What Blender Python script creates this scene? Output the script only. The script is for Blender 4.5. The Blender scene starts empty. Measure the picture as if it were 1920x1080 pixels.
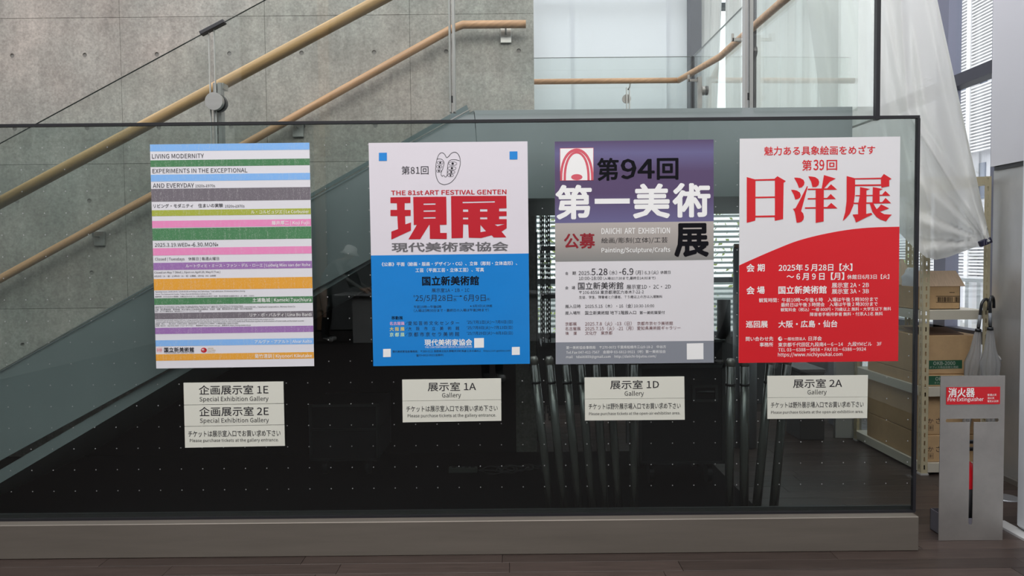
import bpy, bmesh, math, random
from mathutils import Vector, Matrix
from mathutils.geometry import tessellate_polygon
random.seed(7)
C = bpy.context.scene.collection
scene = bpy.context.scene

# ------------------------------------------------------------------ camera, world, exposure
F = 1380.0
CAMZ = 1.35
cam_d = bpy.data.cameras.new('camera'); cam_d.sensor_width = 36; cam_d.lens = F/1920*36
cam = bpy.data.objects.new('camera', cam_d); C.objects.link(cam)
R = Matrix.Rotation(math.radians(90-2.24), 3, 'X') @ Matrix.Rotation(math.radians(-0.55), 3, 'Z')
cam.matrix_world = Matrix.Translation((0, 0, CAMZ)) @ R.to_4x4()
cam_d.clip_start = .02
scene.camera = cam

world = bpy.data.worlds.new('sky'); scene.world = world; world.use_nodes = True
bg = world.node_tree.nodes['Background']
bg.inputs[0].default_value = (.955, .965, 1.0, 1); bg.inputs[1].default_value = 2.25

def area_light(name, loc, rot, sx, sy, power, col):
    d = bpy.data.lights.new(name, 'AREA'); d.shape = 'RECTANGLE'; d.size = sx; d.size_y = sy
    d.energy = power; d.color = col
    o = bpy.data.objects.new(name, d); C.objects.link(o); o.location = loc; o.rotation_euler = rot
    return o
area_light('ceiling_light', (-.5, .3, 5.6), (math.radians(18), 0, 0), 6, 2.5, 150, (1, .93, .84))

vs = scene.view_settings
vs.view_transform = 'Standard'; vs.look = 'None'; vs.gamma = 1; vs.use_curve_mapping = False
vs.exposure = 0.0
scene.cycles.max_bounces = 10
scene.cycles.transparent_max_bounces = 32
scene.cycles.caustics_reflective = False
scene.cycles.caustics_refractive = False

# ------------------------------------------------------------------ coordinates
def ray(px, py):
    return R @ Vector(((px-960)/F, -(py-540)/F, -1))
def at(px, py, Y):
    d = ray(px, py); return Vector((0, 0, CAMZ)) + d*(Y/d.y)
def atX(px, py, X):
    d = ray(px, py); return Vector((0, 0, CAMZ)) + d*(X/d.x)
def atZ(px, py, Z):
    d = ray(px, py); return Vector((0, 0, CAMZ)) + d*((Z-CAMZ)/d.z)

# ------------------------------------------------------------------ materials
def lin(c):
    c /= 255.0
    return c/12.92 if c <= .04045 else ((c+.055)/1.055)**2.4
def S(r, g, b, k=1.0):
    return tuple(min(.95, lin(v)*k) for v in (r, g, b)) + (1,)
MATS = {}
def mat(name, col, rough=.6, metal=0, spec=.5, noise=None, bump=None, stretch=(1, 1, 1), trans=0, coat=0, alpha=None, alpha_noise=0):
    if name in MATS: return MATS[name]
    m = bpy.data.materials.new(name); m.use_nodes = True; MATS[name] = m
    nt = m.node_tree; n = nt.nodes; l = nt.links; b = n['Principled BSDF']
    b.inputs['Base Color'].default_value = col
    b.inputs['Roughness'].default_value = rough
    b.inputs['Metallic'].default_value = metal
    b.inputs['Specular IOR Level'].default_value = spec
    b.inputs['Coat Weight'].default_value = coat
    b.inputs['Coat Roughness'].default_value = .12
    if noise or bump:
        tc = n.new('ShaderNodeTexCoord'); mp = n.new('ShaderNodeMapping'); mp.inputs['Scale'].default_value = stretch
        l.new(tc.outputs['Object'], mp.inputs[0])
    if noise:
        sc, amt, det = noise
        nz = n.new('ShaderNodeTexNoise'); nz.inputs['Scale'].default_value = sc; nz.inputs['Detail'].default_value = det
        nz.inputs['Roughness'].default_value = .65
        l.new(mp.outputs[0], nz.inputs['Vector'])
        mr = n.new('ShaderNodeMapRange'); mr.inputs['From Min'].default_value = .3; mr.inputs['From Max'].default_value = .7
        mr.inputs['To Min'].default_value = 1-amt; mr.inputs['To Max'].default_value = 1+amt
        l.new(nz.outputs['Fac'], mr.inputs['Value'])
        vm = n.new('ShaderNodeVectorMath'); vm.operation = 'SCALE'; vm.inputs[0].default_value = col[:3]
        l.new(mr.outputs[0], vm.inputs['Scale']); l.new(vm.outputs[0], b.inputs['Base Color'])
    if bump:
        sc, st = bump
        nb = n.new('ShaderNodeTexNoise'); nb.inputs['Scale'].default_value = sc; nb.inputs['Detail'].default_value = 3
        l.new(mp.outputs[0], nb.inputs['Vector'])
        bp = n.new('ShaderNodeBump'); bp.inputs['Strength'].default_value = st; bp.inputs['Distance'].default_value = .01
        l.new(nb.outputs['Fac'], bp.inputs['Height']); l.new(bp.outputs[0], b.inputs['Normal'])
    if trans:
        tl = n.new('ShaderNodeBsdfTranslucent'); tl.inputs[0].default_value = col
        mx = n.new('ShaderNodeMixShader'); mx.inputs[0].default_value = trans
        l.new(b.outputs[0], mx.inputs[1]); l.new(tl.outputs[0], mx.inputs[2])
        out = mx
        if alpha:
            tp = n.new('ShaderNodeBsdfTransparent'); m2 = n.new('ShaderNodeMixShader'); m2.inputs[0].default_value = alpha
            l.new(mx.outputs[0], m2.inputs[1]); l.new(tp.outputs[0], m2.inputs[2]); out = m2
        l.new(out.outputs[0], n['Material Output'].inputs[0])
    return m

def glass(name, tint, f0=.04, rough=0.0):
    m = bpy.data.materials.new(name); m.use_nodes = True
    nt = m.node_tree; n = nt.nodes; l = nt.links; n.remove(n['Principled BSDF'])
    g = n.new('ShaderNodeNewGeometry'); dp = n.new('ShaderNodeVectorMath'); dp.operation = 'DOT_PRODUCT'
    l.new(g.outputs['Normal'], dp.inputs[0]); l.new(g.outputs['Incoming'], dp.inputs[1])
    ab = n.new('ShaderNodeMath'); ab.operation = 'ABSOLUTE'; l.new(dp.outputs['Value'], ab.inputs[0])
    su = n.new('ShaderNodeMath'); su.operation = 'SUBTRACT'; su.inputs[0].default_value = 1; l.new(ab.outputs[0], su.inputs[1])
    pw = n.new('ShaderNodeMath'); pw.operation = 'POWER'; pw.inputs[1].default_value = 5; l.new(su.outputs[0], pw.inputs[0])
    ma = n.new('ShaderNodeMath'); ma.operation = 'MULTIPLY_ADD'; ma.inputs[1].default_value = 1-f0; ma.inputs[2].default_value = f0
    l.new(pw.outputs[0], ma.inputs[0])
    tr = n.new('ShaderNodeBsdfTransparent'); tr.inputs[0].default_value = tuple(tint)+(1,)
    gl = n.new('ShaderNodeBsdfGlossy'); gl.inputs['Roughness'].default_value = rough; gl.inputs[0].default_value = (1, 1, 1, 1)
    mx = n.new('ShaderNodeMixShader'); l.new(ma.outputs[0], mx.inputs[0]); l.new(tr.outputs[0], mx.inputs[1]); l.new(gl.outputs[0], mx.inputs[2])
    l.new(mx.outputs[0], n['Material Output'].inputs[0])
    return m

def concrete(name='concrete'):
    m = bpy.data.materials.new(name); m.use_nodes = True
    nt = m.node_tree; n = nt.nodes; l = nt.links; b = n['Principled BSDF']
    tc = n.new('ShaderNodeNewGeometry')
    oi = n.new('ShaderNodeObjectInfo')
    def noise(scale, detail, mapscale=None, rough=.6):
        x = n.new('ShaderNodeTexNoise'); x.inputs['Scale'].default_value = scale; x.inputs['Detail'].default_value = detail
        x.inputs['Roughness'].default_value = rough
        mp = n.new('ShaderNodeMapping'); mp.inputs['Scale'].default_value = mapscale or (1, 1, 1)
        l.new(tc.outputs['Position'], mp.inputs[0]); l.new(mp.outputs[0], x.inputs['Vector'])
        return x
    big = noise(2.2, 6); fine = noise(22, 8, None, .75); streak = noise(5, 4, (3, 3, .35)); grain = noise(75, 4)
    def rng(x, lo, hi, a=.3, c=.7):
        r = n.new('ShaderNodeMapRange'); r.inputs['From Min'].default_value = a; r.inputs['From Max'].default_value = c
        r.inputs['To Min'].default_value = lo; r.inputs['To Max'].default_value = hi
        l.new(x, r.inputs['Value']); return r.outputs[0]
    def mul(a, c):
        x = n.new('ShaderNodeMath'); x.operation = 'MULTIPLY'; l.new(a, x.inputs[0]); l.new(c, x.inputs[1]); return x.outputs[0]
    v = mul(mul(rng(big.outputs['Fac'], .80, 1.20), rng(fine.outputs['Fac'], .82, 1.16)), mul(rng(streak.outputs['Fac'], .90, 1.10), rng(grain.outputs['Fac'], .80, 1.18)))
    v = mul(v, rng(oi.outputs['Random'], .93, 1.06, 0, 1))
    cm = n.new('ShaderNodeMix'); cm.data_type = 'RGBA'
    cm.inputs['A'].default_value = (.40, .36, .325, 1); cm.inputs['B'].default_value = (.34, .35, .32, 1)
    hue = noise(1.3, 3); l.new(rng(hue.outputs['Fac'], 0, 1), cm.inputs['Factor'])
    vm = n.new('ShaderNodeVectorMath'); vm.operation = 'SCALE'; l.new(cm.outputs['Result'], vm.inputs[0]); l.new(v, vm.inputs['Scale'])
    l.new(vm.outputs[0], b.inputs['Base Color']); b.inputs['Roughness'].default_value = .8
    bp = n.new('ShaderNodeBump'); bp.inputs['Strength'].default_value = .25; bp.inputs['Distance'].default_value = .004
    l.new(fine.outputs['Fac'], bp.inputs['Height']); l.new(bp.outputs[0], b.inputs['Normal'])
    return m

def wood_plank(name):
    m = bpy.data.materials.new(name); m.use_nodes = True
    nt = m.node_tree; n = nt.nodes; l = nt.links; b = n['Principled BSDF']
    g = n.new('ShaderNodeNewGeometry'); oi = n.new('ShaderNodeObjectInfo')
    mp = n.new('ShaderNodeMapping'); mp.inputs['Scale'].default_value = (1.6, 22, 1)
    ad = n.new('ShaderNodeVectorMath'); ad.operation = 'ADD'
    cb = n.new('ShaderNodeCombineXYZ'); ml = n.new('ShaderNodeMath'); ml.operation = 'MULTIPLY'; ml.inputs[1].default_value = 40
    l.new(oi.outputs['Random'], ml.inputs[0]); l.new(ml.outputs[0], cb.inputs[0])
    l.new(g.outputs['Position'], ad.inputs[0]); l.new(cb.outputs[0], ad.inputs[1]); l.new(ad.outputs[0], mp.inputs[0])
    nz = n.new('ShaderNodeTexNoise'); nz.inputs['Scale'].default_value = 2.5; nz.inputs['Detail'].default_value = 8; nz.inputs['Roughness'].default_value = .7
    l.new(mp.outputs[0], nz.inputs['Vector'])
    cr = n.new('ShaderNodeValToRGB'); cr.color_ramp.elements[0].position = .3; cr.color_ramp.elements[1].position = .72
    cr.color_ramp.elements[0].color = (.032, .023, .020, 1); cr.color_ramp.elements[1].color = (.070, .050, .043, 1)
    l.new(nz.outputs['Fac'], cr.inputs[0])
    mr = n.new('ShaderNodeMapRange'); mr.inputs['To Min'].default_value = .75; mr.inputs['To Max'].default_value = 1.3
    l.new(oi.outputs['Random'], mr.inputs['Value'])
    vm = n.new('ShaderNodeVectorMath'); vm.operation = 'SCALE'; l.new(cr.outputs[0], vm.inputs[0]); l.new(mr.outputs[0], vm.inputs['Scale'])
    l.new(vm.outputs[0], b.inputs['Base Color']); b.inputs['Roughness'].default_value = .38; b.inputs['Specular IOR Level'].default_value = .35
    return m

def handrail_wood(name, col, ang):
    m = bpy.data.materials.new(name); m.use_nodes = True
    nt = m.node_tree; n = nt.nodes; l = nt.links; b = n['Principled BSDF']
    g = n.new('ShaderNodeNewGeometry'); rt = n.new('ShaderNodeVectorRotate'); rt.rotation_type = 'Y_AXIS'; rt.inputs['Angle'].default_value = ang
    l.new(g.outputs['Position'], rt.inputs['Vector'])
    mp = n.new('ShaderNodeMapping'); mp.inputs['Scale'].default_value = (2, 25, 40); l.new(rt.outputs[0], mp.inputs[0])
    nz = n.new('ShaderNodeTexNoise'); nz.inputs['Scale'].default_value = 1.5; nz.inputs['Detail'].default_value = 6
    l.new(mp.outputs[0], nz.inputs['Vector'])
    mr = n.new('ShaderNodeMapRange'); mr.inputs['From Min'].default_value = .3; mr.inputs['From Max'].default_value = .7
    mr.inputs['To Min'].default_value = .8; mr.inputs['To Max'].default_value = 1.15
    l.new(nz.outputs['Fac'], mr.inputs['Value'])
    vm = n.new('ShaderNodeVectorMath'); vm.operation = 'SCALE'; vm.inputs[0].default_value = col; l.new(mr.outputs[0], vm.inputs['Scale'])
    l.new(vm.outputs[0], b.inputs['Base Color']); b.inputs['Roughness'].default_value = .42
    return m

def woven(name, col):                      # printed band with a woven-thread look
    m = bpy.data.materials.new(name); m.use_nodes = True
    nt = m.node_tree; n = nt.nodes; l = nt.links; b = n['Principled BSDF']
    g = n.new('ShaderNodeNewGeometry')
    def nz(sc, ms):
        mp = n.new('ShaderNodeMapping'); mp.inputs['Scale'].default_value = ms; l.new(g.outputs['Position'], mp.inputs[0])
        x = n.new('ShaderNodeTexNoise'); x.inputs['Scale'].default_value = sc; x.inputs['Detail'].default_value = 2
        l.new(mp.outputs[0], x.inputs['Vector']); return x.outputs['Fac']
    a = nz(520, (1, 1, .35)); c = nz(110, (1, 1, .08))
    ad = n.new('ShaderNodeMath'); ad.operation = 'MULTIPLY_ADD'; ad.inputs[1].default_value = .7; l.new(a, ad.inputs[0]); 
    m2 = n.new('ShaderNodeMath'); m2.operation = 'MULTIPLY'; m2.inputs[1].default_value = .3; l.new(c, m2.inputs[0]); l.new(m2.outputs[0], ad.inputs[2])
    cr = n.new('ShaderNodeMapRange'); cr.inputs['From Min'].default_value = .52; cr.inputs['From Max'].default_value = .72
    cr.inputs['To Min'].default_value = 0; cr.inputs['To Max'].default_value = .38
    l.new(ad.outputs[0], cr.inputs['Value'])
    mx = n.new('ShaderNodeMix'); mx.data_type = 'RGBA'; mx.inputs['A'].default_value = col; mx.inputs['B'].default_value = (.75, .75, .74, 1)
    l.new(cr.outputs[0], mx.inputs['Factor']); l.new(mx.outputs['Result'], b.inputs['Base Color']); b.inputs['Roughness'].default_value = .7
    return m

def gradient_print(name, stops, z0, z1, rough=.5):   # ink that fades down the sheet (printed gradient)
    m = bpy.data.materials.new(name); m.use_nodes = True
    nt = m.node_tree; n = nt.nodes; l = nt.links; b = n['Principled BSDF']
    tc = n.new('ShaderNodeTexCoord'); sp = n.new('ShaderNodeSeparateXYZ'); l.new(tc.outputs['Object'], sp.inputs[0])
    mr = n.new('ShaderNodeMapRange'); mr.inputs['From Min'].default_value = z0; mr.inputs['From Max'].default_value = z1
    l.new(sp.outputs['Z'], mr.inputs['Value'])
    cr = n.new('ShaderNodeValToRGB'); els = cr.color_ramp.elements
    els[0].position = stops[0][0]; els[0].color = stops[0][1]; els[1].position = stops[-1][0]; els[1].color = stops[-1][1]
    for p, c in stops[1:-1]:
        e = els.new(p); e.color = c
    l.new(mr.outputs[0], cr.inputs[0]); l.new(cr.outputs[0], b.inputs['Base Color']); b.inputs['Roughness'].default_value = rough
    return m

K = 1.3
M_CONC = concrete()
M_PLANK = wood_plank('dark_wood_plank')
M_PLINTH = mat('brushed_plinth_metal', S(120, 113, 105), .5, .35, noise=(3, .10, 4), stretch=(.4, 1, 5))
M_STEEL = mat('grey_painted_steel', S(150, 159, 161), .45, .1, noise=(2, .06, 3))
M_STEEL2 = mat('brushed_steel', (.55, .55, .53, 1), .35, .9, noise=(4, .08, 3), stretch=(1, 1, 8))
M_STEEL3 = mat('satin_steel', (.42, .40, .38, 1), .42, .75, noise=(5, .12, 5))
M_DARKMETAL = mat('dark_metal', (.06, .06, .065, 1), .4, .5)
M_BLACK = mat('black_rubber', (.012, .012, .016, 1), .5)
M_SHADOW = mat('shadow_black', (.007, .008, .009, 1), .7)
M_CHAR = mat('charcoal', (.03, .032, .034, 1), .55)
M_RAIL = handrail_wood('pale_handrail_wood', (.57, .355, .165), .49)
M_RAIL2 = handrail_wood('warm_handrail_wood', (.56, .33, .18), .49)
M_GLASS_F = glass('tinted_screen_glass', (.79, .83, .82), .042)
M_GLASS_S = glass('clear_greenish_glass', (.945, .966, .955), .042)
M_GLASS_W = glass('window_glass', (.95, .97, .97), .03)
M_WHITEP = mat('white_paper', S(208, 207, 213, K), .55, bump=(9, .06))
M_PLATE = mat('cream_plate', S(204, 204, 194, K), .4)
M_INK = mat('dark_ink', S(44, 42, 48), .7, spec=.15)
M_INKB = mat('black_ink', (.006, .006, .009, 1), .7, spec=.12)
M_INKG = mat('grey_ink', S(110, 108, 112), .5)
M_INKW = mat('white_ink', S(225, 225, 232, K), .5)
M_CURT = mat('white_curtain_fabric', (.90, .90, .89, 1), .8, trans=.62, bump=(6, .1))
M_SHADE = mat('white_shade_fabric', (.93, .94, .96, 1), .8, trans=.62)
M_DRAPE = mat('pale_drape_fabric', (.88, .88, .86, 1), .75, trans=.45, alpha=.10)
M_BEIGE = mat('beige_rack_steel', S(190, 180, 150), .5, .0, noise=(10, .05, 3))
M_CARD = mat('brown_cardboard', S(194, 162, 122), .85, noise=(14, .07, 4))
M_CARD2 = mat('pale_cardboard', S(200, 175, 150), .85, noise=(40, .1, 2), stretch=(5, 1, .3))
M_LAV = mat('pale_wall_paint', S(202, 201, 208), .5)
M_TUBE = mat('black_gloss_tube', (.085, .09, .085, 1), .25, .4, 1.0, coat=.5)
M_RED = mat('red_enamel', S(190, 22, 34, K), .35)

# ------------------------------------------------------------------ mesh helpers
def link(name, bm, m, parent=None, smooth=False):
    me = bpy.data.meshes.new(name); 
    bmesh.ops.recalc_face_normals(bm, faces=bm.faces)
    bm.to_mesh(me); bm.free()
    if smooth:
        for p in me.polygons: p.use_smooth = True
    if m: me.materials.append(m)
    o = bpy.data.objects.new(name, me); C.objects.link(o)
    if parent: o.parent = parent
    return o
def tag(o, label=None, cat=None, group=None, kind=None):
    if label: o['label'] = label
    if cat: o['category'] = cat
    if group: o['group'] = group
    if kind: o['kind'] = kind
    return o
def empty(name, loc=(0, 0, 0)):
    o = bpy.data.objects.new(name, None); C.objects.link(o); o.location = loc; o.empty_display_size = .1
    return o
def rel(o, parent):                        # parent while keeping world coordinates
    o.parent = parent
    o.matrix_parent_inverse = Matrix.Translation(-parent.location)
    return o
def box(bm, x0, x1, y0, y1, z0, z1):
    v = [bm.verts.new(p) for p in ((x0,y0,z0),(x1,y0,z0),(x1,y1,z0),(x0,y1,z0),(x0,y0,z1),(x1,y0,z1),(x1,y1,z1),(x0,y1,z1))]
    for f in ((3,2,1,0),(4,5,6,7),(0,1,5,4),(1,2,6,5),(2,3,7,6),(3,0,4,7)): bm.faces.new([v[i] for i in f])
def bev(bm, w, seg=1):
    bmesh.ops.bevel(bm, geom=bm.edges[:], offset=w, segments=seg, affect='EDGES')
def BX(name, m, x0, x1, y0, y1, z0, z1, parent=None, b=0):
    bm = bmesh.new(); box(bm, min(x0,x1), max(x0,x1), min(y0,y1), max(y0,y1), min(z0,z1), max(z0,z1))
    if b: bev(bm, b)
    return link(name, bm, m, parent)
def prism_xz(bm, pts, y0, y1):
    a = [bm.verts.new((p[0], y0, p[1])) for p in pts]; b = [bm.verts.new((p[0], y1, p[1])) for p in pts]
    bm.faces.new(a); bm.faces.new(b[::-1]); n = len(pts)
    for i in range(n): bm.faces.new((a[i], b[i], b[(i+1) % n], a[(i+1) % n]))
def tube(bm, pts, r, seg=16, caps=True):
    pts = [Vector(p) for p in pts]; rings = []
    rr = r if isinstance(r, (list, tuple)) else [r]*len(pts)
    prev = None
    for i, p in enumerate(pts):
        t = (pts[min(i+1, len(pts)-1)]-pts[max(i-1, 0)]).normalized()
        if prev is None:
            u = t.cross(Vector((0, 0, 1)))
            if u.length < .1: u = t.cross(Vector((0, 1, 0)))
            u.normalize()
        else:
            u = (prev - t*prev.dot(t)).normalized()
        prev = u; w = t.cross(u)
        rings.append([bm.verts.new(p + (u*math.cos(2*math.pi*k/seg)+w*math.sin(2*math.pi*k/seg))*rr[i]) for k in range(seg)])
    for a, b in zip(rings, rings[1:]):
        for k in range(seg): bm.faces.new((a[k], a[(k+1) % seg], b[(k+1) % seg], b[k]))
    if caps: bm.faces.new(rings[0][::-1]); bm.faces.new(rings[-1])
def TUBE(name, m, pts, r, parent=None, seg=16):
    bm = bmesh.new(); tube(bm, pts, r, seg); return link(name, bm, m, parent, smooth=True)
def cyl_y(bm, x, z, y0, y1, r, seg=28):
    tube(bm, [(x, y0, z), (x, y1, z)], r, seg)
def flat_poly(bm, loops, Y):               # loops in (x,z), holes allowed; a thin printed layer
    vv = [[Vector((p[0], p[1], 0)) for p in lp] for lp in loops]
    tris = tessellate_polygon(vv)
    vs_ = [bm.verts.new((p[0], Y, p[1])) for lp in loops for p in lp]
    for t in tris:
        try: bm.faces.new([vs_[i] for i in t])
        except ValueError: pass
def plate(name, m, loops, y0, y1, parent=None):   # solid plate with through holes
    bm = bmesh.new()
    vv = [[Vector((p[0], p[1], 0)) for p in lp] for lp in loops]
    tris = tessellate_polygon(vv)
    a = [bm.verts.new((p[0], y0, p[1])) for lp in loops for p in lp]
    b = [bm.verts.new((p[0], y1, p[1])) for lp in loops for p in lp]
    for t in tris:
        bm.faces.new([a[i] for i in t]); bm.faces.new([b[i] for i in t][::-1])
    o = 0
    for lp in loops:
        n = len(lp)
        for i in range(n):
            j = (i+1) % n; bm.faces.new((a[o+i], b[o+i], b[o+j], a[o+j]))
        o += n
    return link(name, bm, m, parent)

# ------------------------------------------------------------------ text (built-in font, turned into print on the sheet)
JOBS = []
def T(sheet, layer, text, x0, x1, yc, bold=0.0, h=None, align=None):
    JOBS.append((sheet, layer[:2]+(len(JOBS),), text, x0, x1, yc, bold, h))
def run_text():
    font = None
    try:                                   # Blender's own bundled sans serif for Latin letters; kana and kanji come from the default font's fallback
        import os
        font = bpy.data.fonts.load(os.path.join(bpy.utils.system_resource('DATAFILES'), 'fonts', 'Noto Sans CJK Regular.woff2'))
    except Exception: pass
    chars = set(ch for j in JOBS for ch in j[2] if not ch.isspace())
    tmp = {}
    def mk(key, body, f):
        c = bpy.data.curves.new('t', 'FONT'); c.body = body; c.resolution_u = 2
        if f: c.font = f
        o = bpy.data.objects.new('t', c); C.objects.link(o); tmp[key] = o
    for ch in chars:
        a_ = ord(ch) < 127
        mk(ch, ch, font if a_ else None)
        if a_: mk(ch+ch, ch+ch, font)
    mk('e1', '国', None); mk('e2', '国国', None); mk('f1', '国', font); mk('s1', 'nn', font); mk('s2', 'n n', font); mk('half', '・', None)
    bpy.context.view_layer.update()
    dg = bpy.context.evaluated_depsgraph_get(); GL = {}
    for k, o in tmp.items():
        e = o.evaluated_get(dg); me = e.to_mesh()
        vs_ = [(v.co.x, v.co.y) for v in me.vertices]; GL[k] = (vs_, [tuple(p.vertices) for p in me.polygons]); e.to_mesh_clear()
    wd = lambda k: (max(v[0] for v in GL[k][0])-min(v[0] for v in GL[k][0])) if GL[k][0] else 0
    EM = wd('e2')-wd('e1'); SG = wd('e1')/wd('f1') if font else 1
    SP = (wd('s2')-wd('s1'))*SG
    for o in tmp.values():
        c = o.data; bpy.data.objects.remove(o); bpy.data.curves.remove(c)
    for j in JOBS:
        sheet, layer, text, x0, x1, yc, bold, h = j
        V_ = []; F_ = []; x = 0
        for ch in text:
            if ch == ' ': x += SP; continue
            if ch.isspace(): x += EM; continue
            vs_, fs = GL[ch]; sg = SG if ord(ch) < 127 else 1
            n0 = len(V_); V_ += [(x+a*sg, b*sg) for a, b in vs_]; F_ += [tuple(n0+q for q in f) for f in fs]
            x += (wd(ch+ch)-wd(ch))*SG if ord(ch) < 127 else (SP*1.2 if ch in '–’' else EM)
        if not V_: continue
        xs = [v[0] for v in V_]; ys = [v[1] for v in V_]
        bx0, bx1, by0, by1 = min(xs), max(xs), min(ys), max(ys)
        Y = sheet['Y'] - .0009
        A = at(x0, yc, Y); B = at(x1, yc, Y); cx = (A.x+B.x)/2; cz = (A.z+B.z)/2
        k = (B.x-A.x)/max(1e-6, bx1-bx0)
        kz = k if h is None else h/F*Y/max(1e-6, by1-by0)
        bm = sheet['L'].setdefault(layer, bmesh.new())
        nb_ = 8 if bold > .02 else (4 if bold else 1)
        bb_ = bold*.72*EM
        for q_ in range(nb_):
            ox = bb_*math.cos(2*math.pi*(q_+.5)/nb_) if bold else 0; oz = bb_*math.sin(2*math.pi*(q_+.5)/nb_) if bold else 0
            yy = Y-.000012*q_
            vv = [bm.verts.new((cx+(a-(bx0+bx1)/2+ox)*k, yy, cz+(b-(by0+by1)/2+oz)*kz)) for a, b in V_]
            for f in F_:
                try: bm.faces.new([vv[i_] for i_ in f])
                except ValueError: pass
def P(sheet, layer, loops, dy=.0009):      # polygons given in photo pixels of the sheet
    bm = sheet['L'].setdefault(layer, bmesh.new()); Y = sheet['Y']-dy
    flat_poly(bm, [[(lambda q: (q.x, q.z))(at(x, y, Y)) for x, y in lp] for lp in loops], Y)
def STROKE(sheet, layer, pts, w, close=False, dy=.0009):
    bm = sheet['L'].setdefault(layer, bmesh.new()); Y = sheet['Y']-dy
    q = [Vector(p) for p in pts]
    n = len(q); L = []
    for i in range(n):
        a = q[(i-1) % n] if (close or i > 0) else q[i]; b = q[(i+1) % n] if (close or i < n-1) else q[i]
        t = (b-a).normalized(); nn = Vector((-t.y, t.x))*w/2
        L.append((at(*(q[i]+nn), Y), at(*(q[i]-nn), Y)))
    vv = [(bm.verts.new(a), bm.verts.new(b)) for a, b in L]
    for i in range(n if close else n-1):
        a = vv[i]; b = vv[(i+1) % n]; bm.faces.new((a[0], b[0], b[1], a[1]))
def smooth_pts(pts, close=True, sub=6):
    n = len(pts); out = []
    rngn = n if close else n-1
    for i in range(rngn):
        g = lambda k: Vector(pts[k % n]) if close else Vector(pts[max(0, min(n-1, k))])
        p0, p1, p2, p3 = g(i-1), g(i), g(i+1), g(i+2)
        for s in range(sub):
            t = s/sub
            out.append(tuple(.5*((2*p1)+(-p0+p2)*t+(2*p0-5*p1+4*p2-p3)*t*t+(-p0+3*p1-3*p2+p3)*t**3)))
    if not close: out.append(tuple(pts[-1]))
    return out
def ell(cx, cy, rx, ry, n=24): return [(cx+rx*math.cos(2*math.pi*i/n), cy+ry*math.sin(2*math.pi*i/n)) for i in range(n)]

# ------------------------------------------------------------------ SETTING
YG = 3.37                                  # front face of the glass screen
# floor
fl = BX('floor', mat('floor_substrate', (.03, .022, .02, 1), .6), -12, 8, -7.6, 9, -.06, -.006)
tag(fl, kind='structure')
pw = .105; row = 0; y = 3.02; count = 0
while y < 6.3:
    x = -2.9 + random.uniform(-1.2, 0) if y > 3.3 else -1.9+random.uniform(-.9, 0)
    lim = 3.0 if y > 3.5 else 2.5
    x = max(x, -1.38*y/1.9 - 1.1)
    while x < lim:
        L = random.choice((.75, .9, 1.2, 1.2, 1.5))
        if count < 295:
            bm = bmesh.new(); box(bm, x+.001, min(x+L, 2.94)-.001, y+.0008, y+pw-.0008, -.006, random.uniform(-.0006, .0006)); bev(bm, .0009)
            link('plank', bm, M_PLANK, fl); count += 1
        x += L
    y += pw
print('planks', count)

# back wall of board-marked concrete, in panels with tie holes
wb = BX('wall_back', M_CONC, -5.2, .165, 5.115, 5.40, 0, 4.3); tag(wb, kind='structure')
XJ = [-2.665 + .991*k for k in range(-3, 4)]; ZJ = [.045 + .994*k for k in range(-1, 5)]
for i in range(len(XJ)-1):
    for j in range(len(ZJ)-1):
        x0, x1 = XJ[i]+.0011, XJ[i+1]-.0011
        z0, z1 = max(0.002, ZJ[j]+.0012), min(4.3, ZJ[j+1]-.0012)
        x1 = min(x1, .165)
        if x1-x0 < .05 or z1-z0 < .03: continue
        yy = 5.10+random.uniform(-.0012, .0012)
        holes = []
        for hx in (ZJ and (XJ[i]+.248, XJ[i]+.745)):
            for hz in (ZJ[j]+.245, ZJ[j]+.742):
                if x0+.03 < hx < x1-.03 and z0+.03 < hz < z1-.03: holes.append((hx, hz))
        loops = [[(x0, z0), (x1, z0), (x1, z1), (x0, z1)]]
        for hx, hz in holes:
            loops.append([(hx+.0155*math.cos(2*math.pi*k/14), hz+.0155*math.sin(2*math.pi*k/14)) for k in range(14)])
        pn = plate('concrete_panel', M_CONC, loops, yy, 5.115, wb)
        if z1 > 1.6:
            for hx, hz in holes:
                bm = bmesh.new(); cyl_y(bm, hx, hz, yy+.006, 5.114, .0154, 14)
                link('tie_hole_plug', bm, mat('tie_plug_mortar', (.23, .22, .205, 1), .9), pn)

# black sheet over the wall under the stair, standing in for its shade
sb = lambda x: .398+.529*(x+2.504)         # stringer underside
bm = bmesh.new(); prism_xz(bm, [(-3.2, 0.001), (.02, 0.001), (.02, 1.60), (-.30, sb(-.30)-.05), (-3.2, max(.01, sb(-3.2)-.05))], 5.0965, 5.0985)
o = link('lower_shadow_sheet', bm, M_SHADOW, wb)

# wall behind the camera and its panels (mirrored in the glass)
wf = BX('wall_front', mat('rear_wall_paint', (.10, .105, .105, 1), .7), -12, 8, -7.65, -7.5, 0, 7.5); tag(wf, kind='structure')
for i in range(5):
    for z0, z1 in ((0.02, 2.45), (2.47, 5.04), (5.06, 7.5)):
        BX('wall_panel', mat('rear_panel', (.16, .165, .165, 1), .6), -3.50+i*2.2, -3.52+(i+1)*2.2, -7.5, -7.46, z0, z1, wf)
BX('column_cladding', mat('rear_wood', (.34, .21, .12, 1), .6), -3.76, -3.56, -7.5, -7.40, .02, 7.5, wf)
for a_, b_ in ((-8.9, -8.3), (-6.6, -5.3)): BX('pale_pilaster', mat('rear_pale', (.5, .5, .48, 1), .6), a_, b_, -7.5, -7.42, .02, 7.5, wf)

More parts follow.
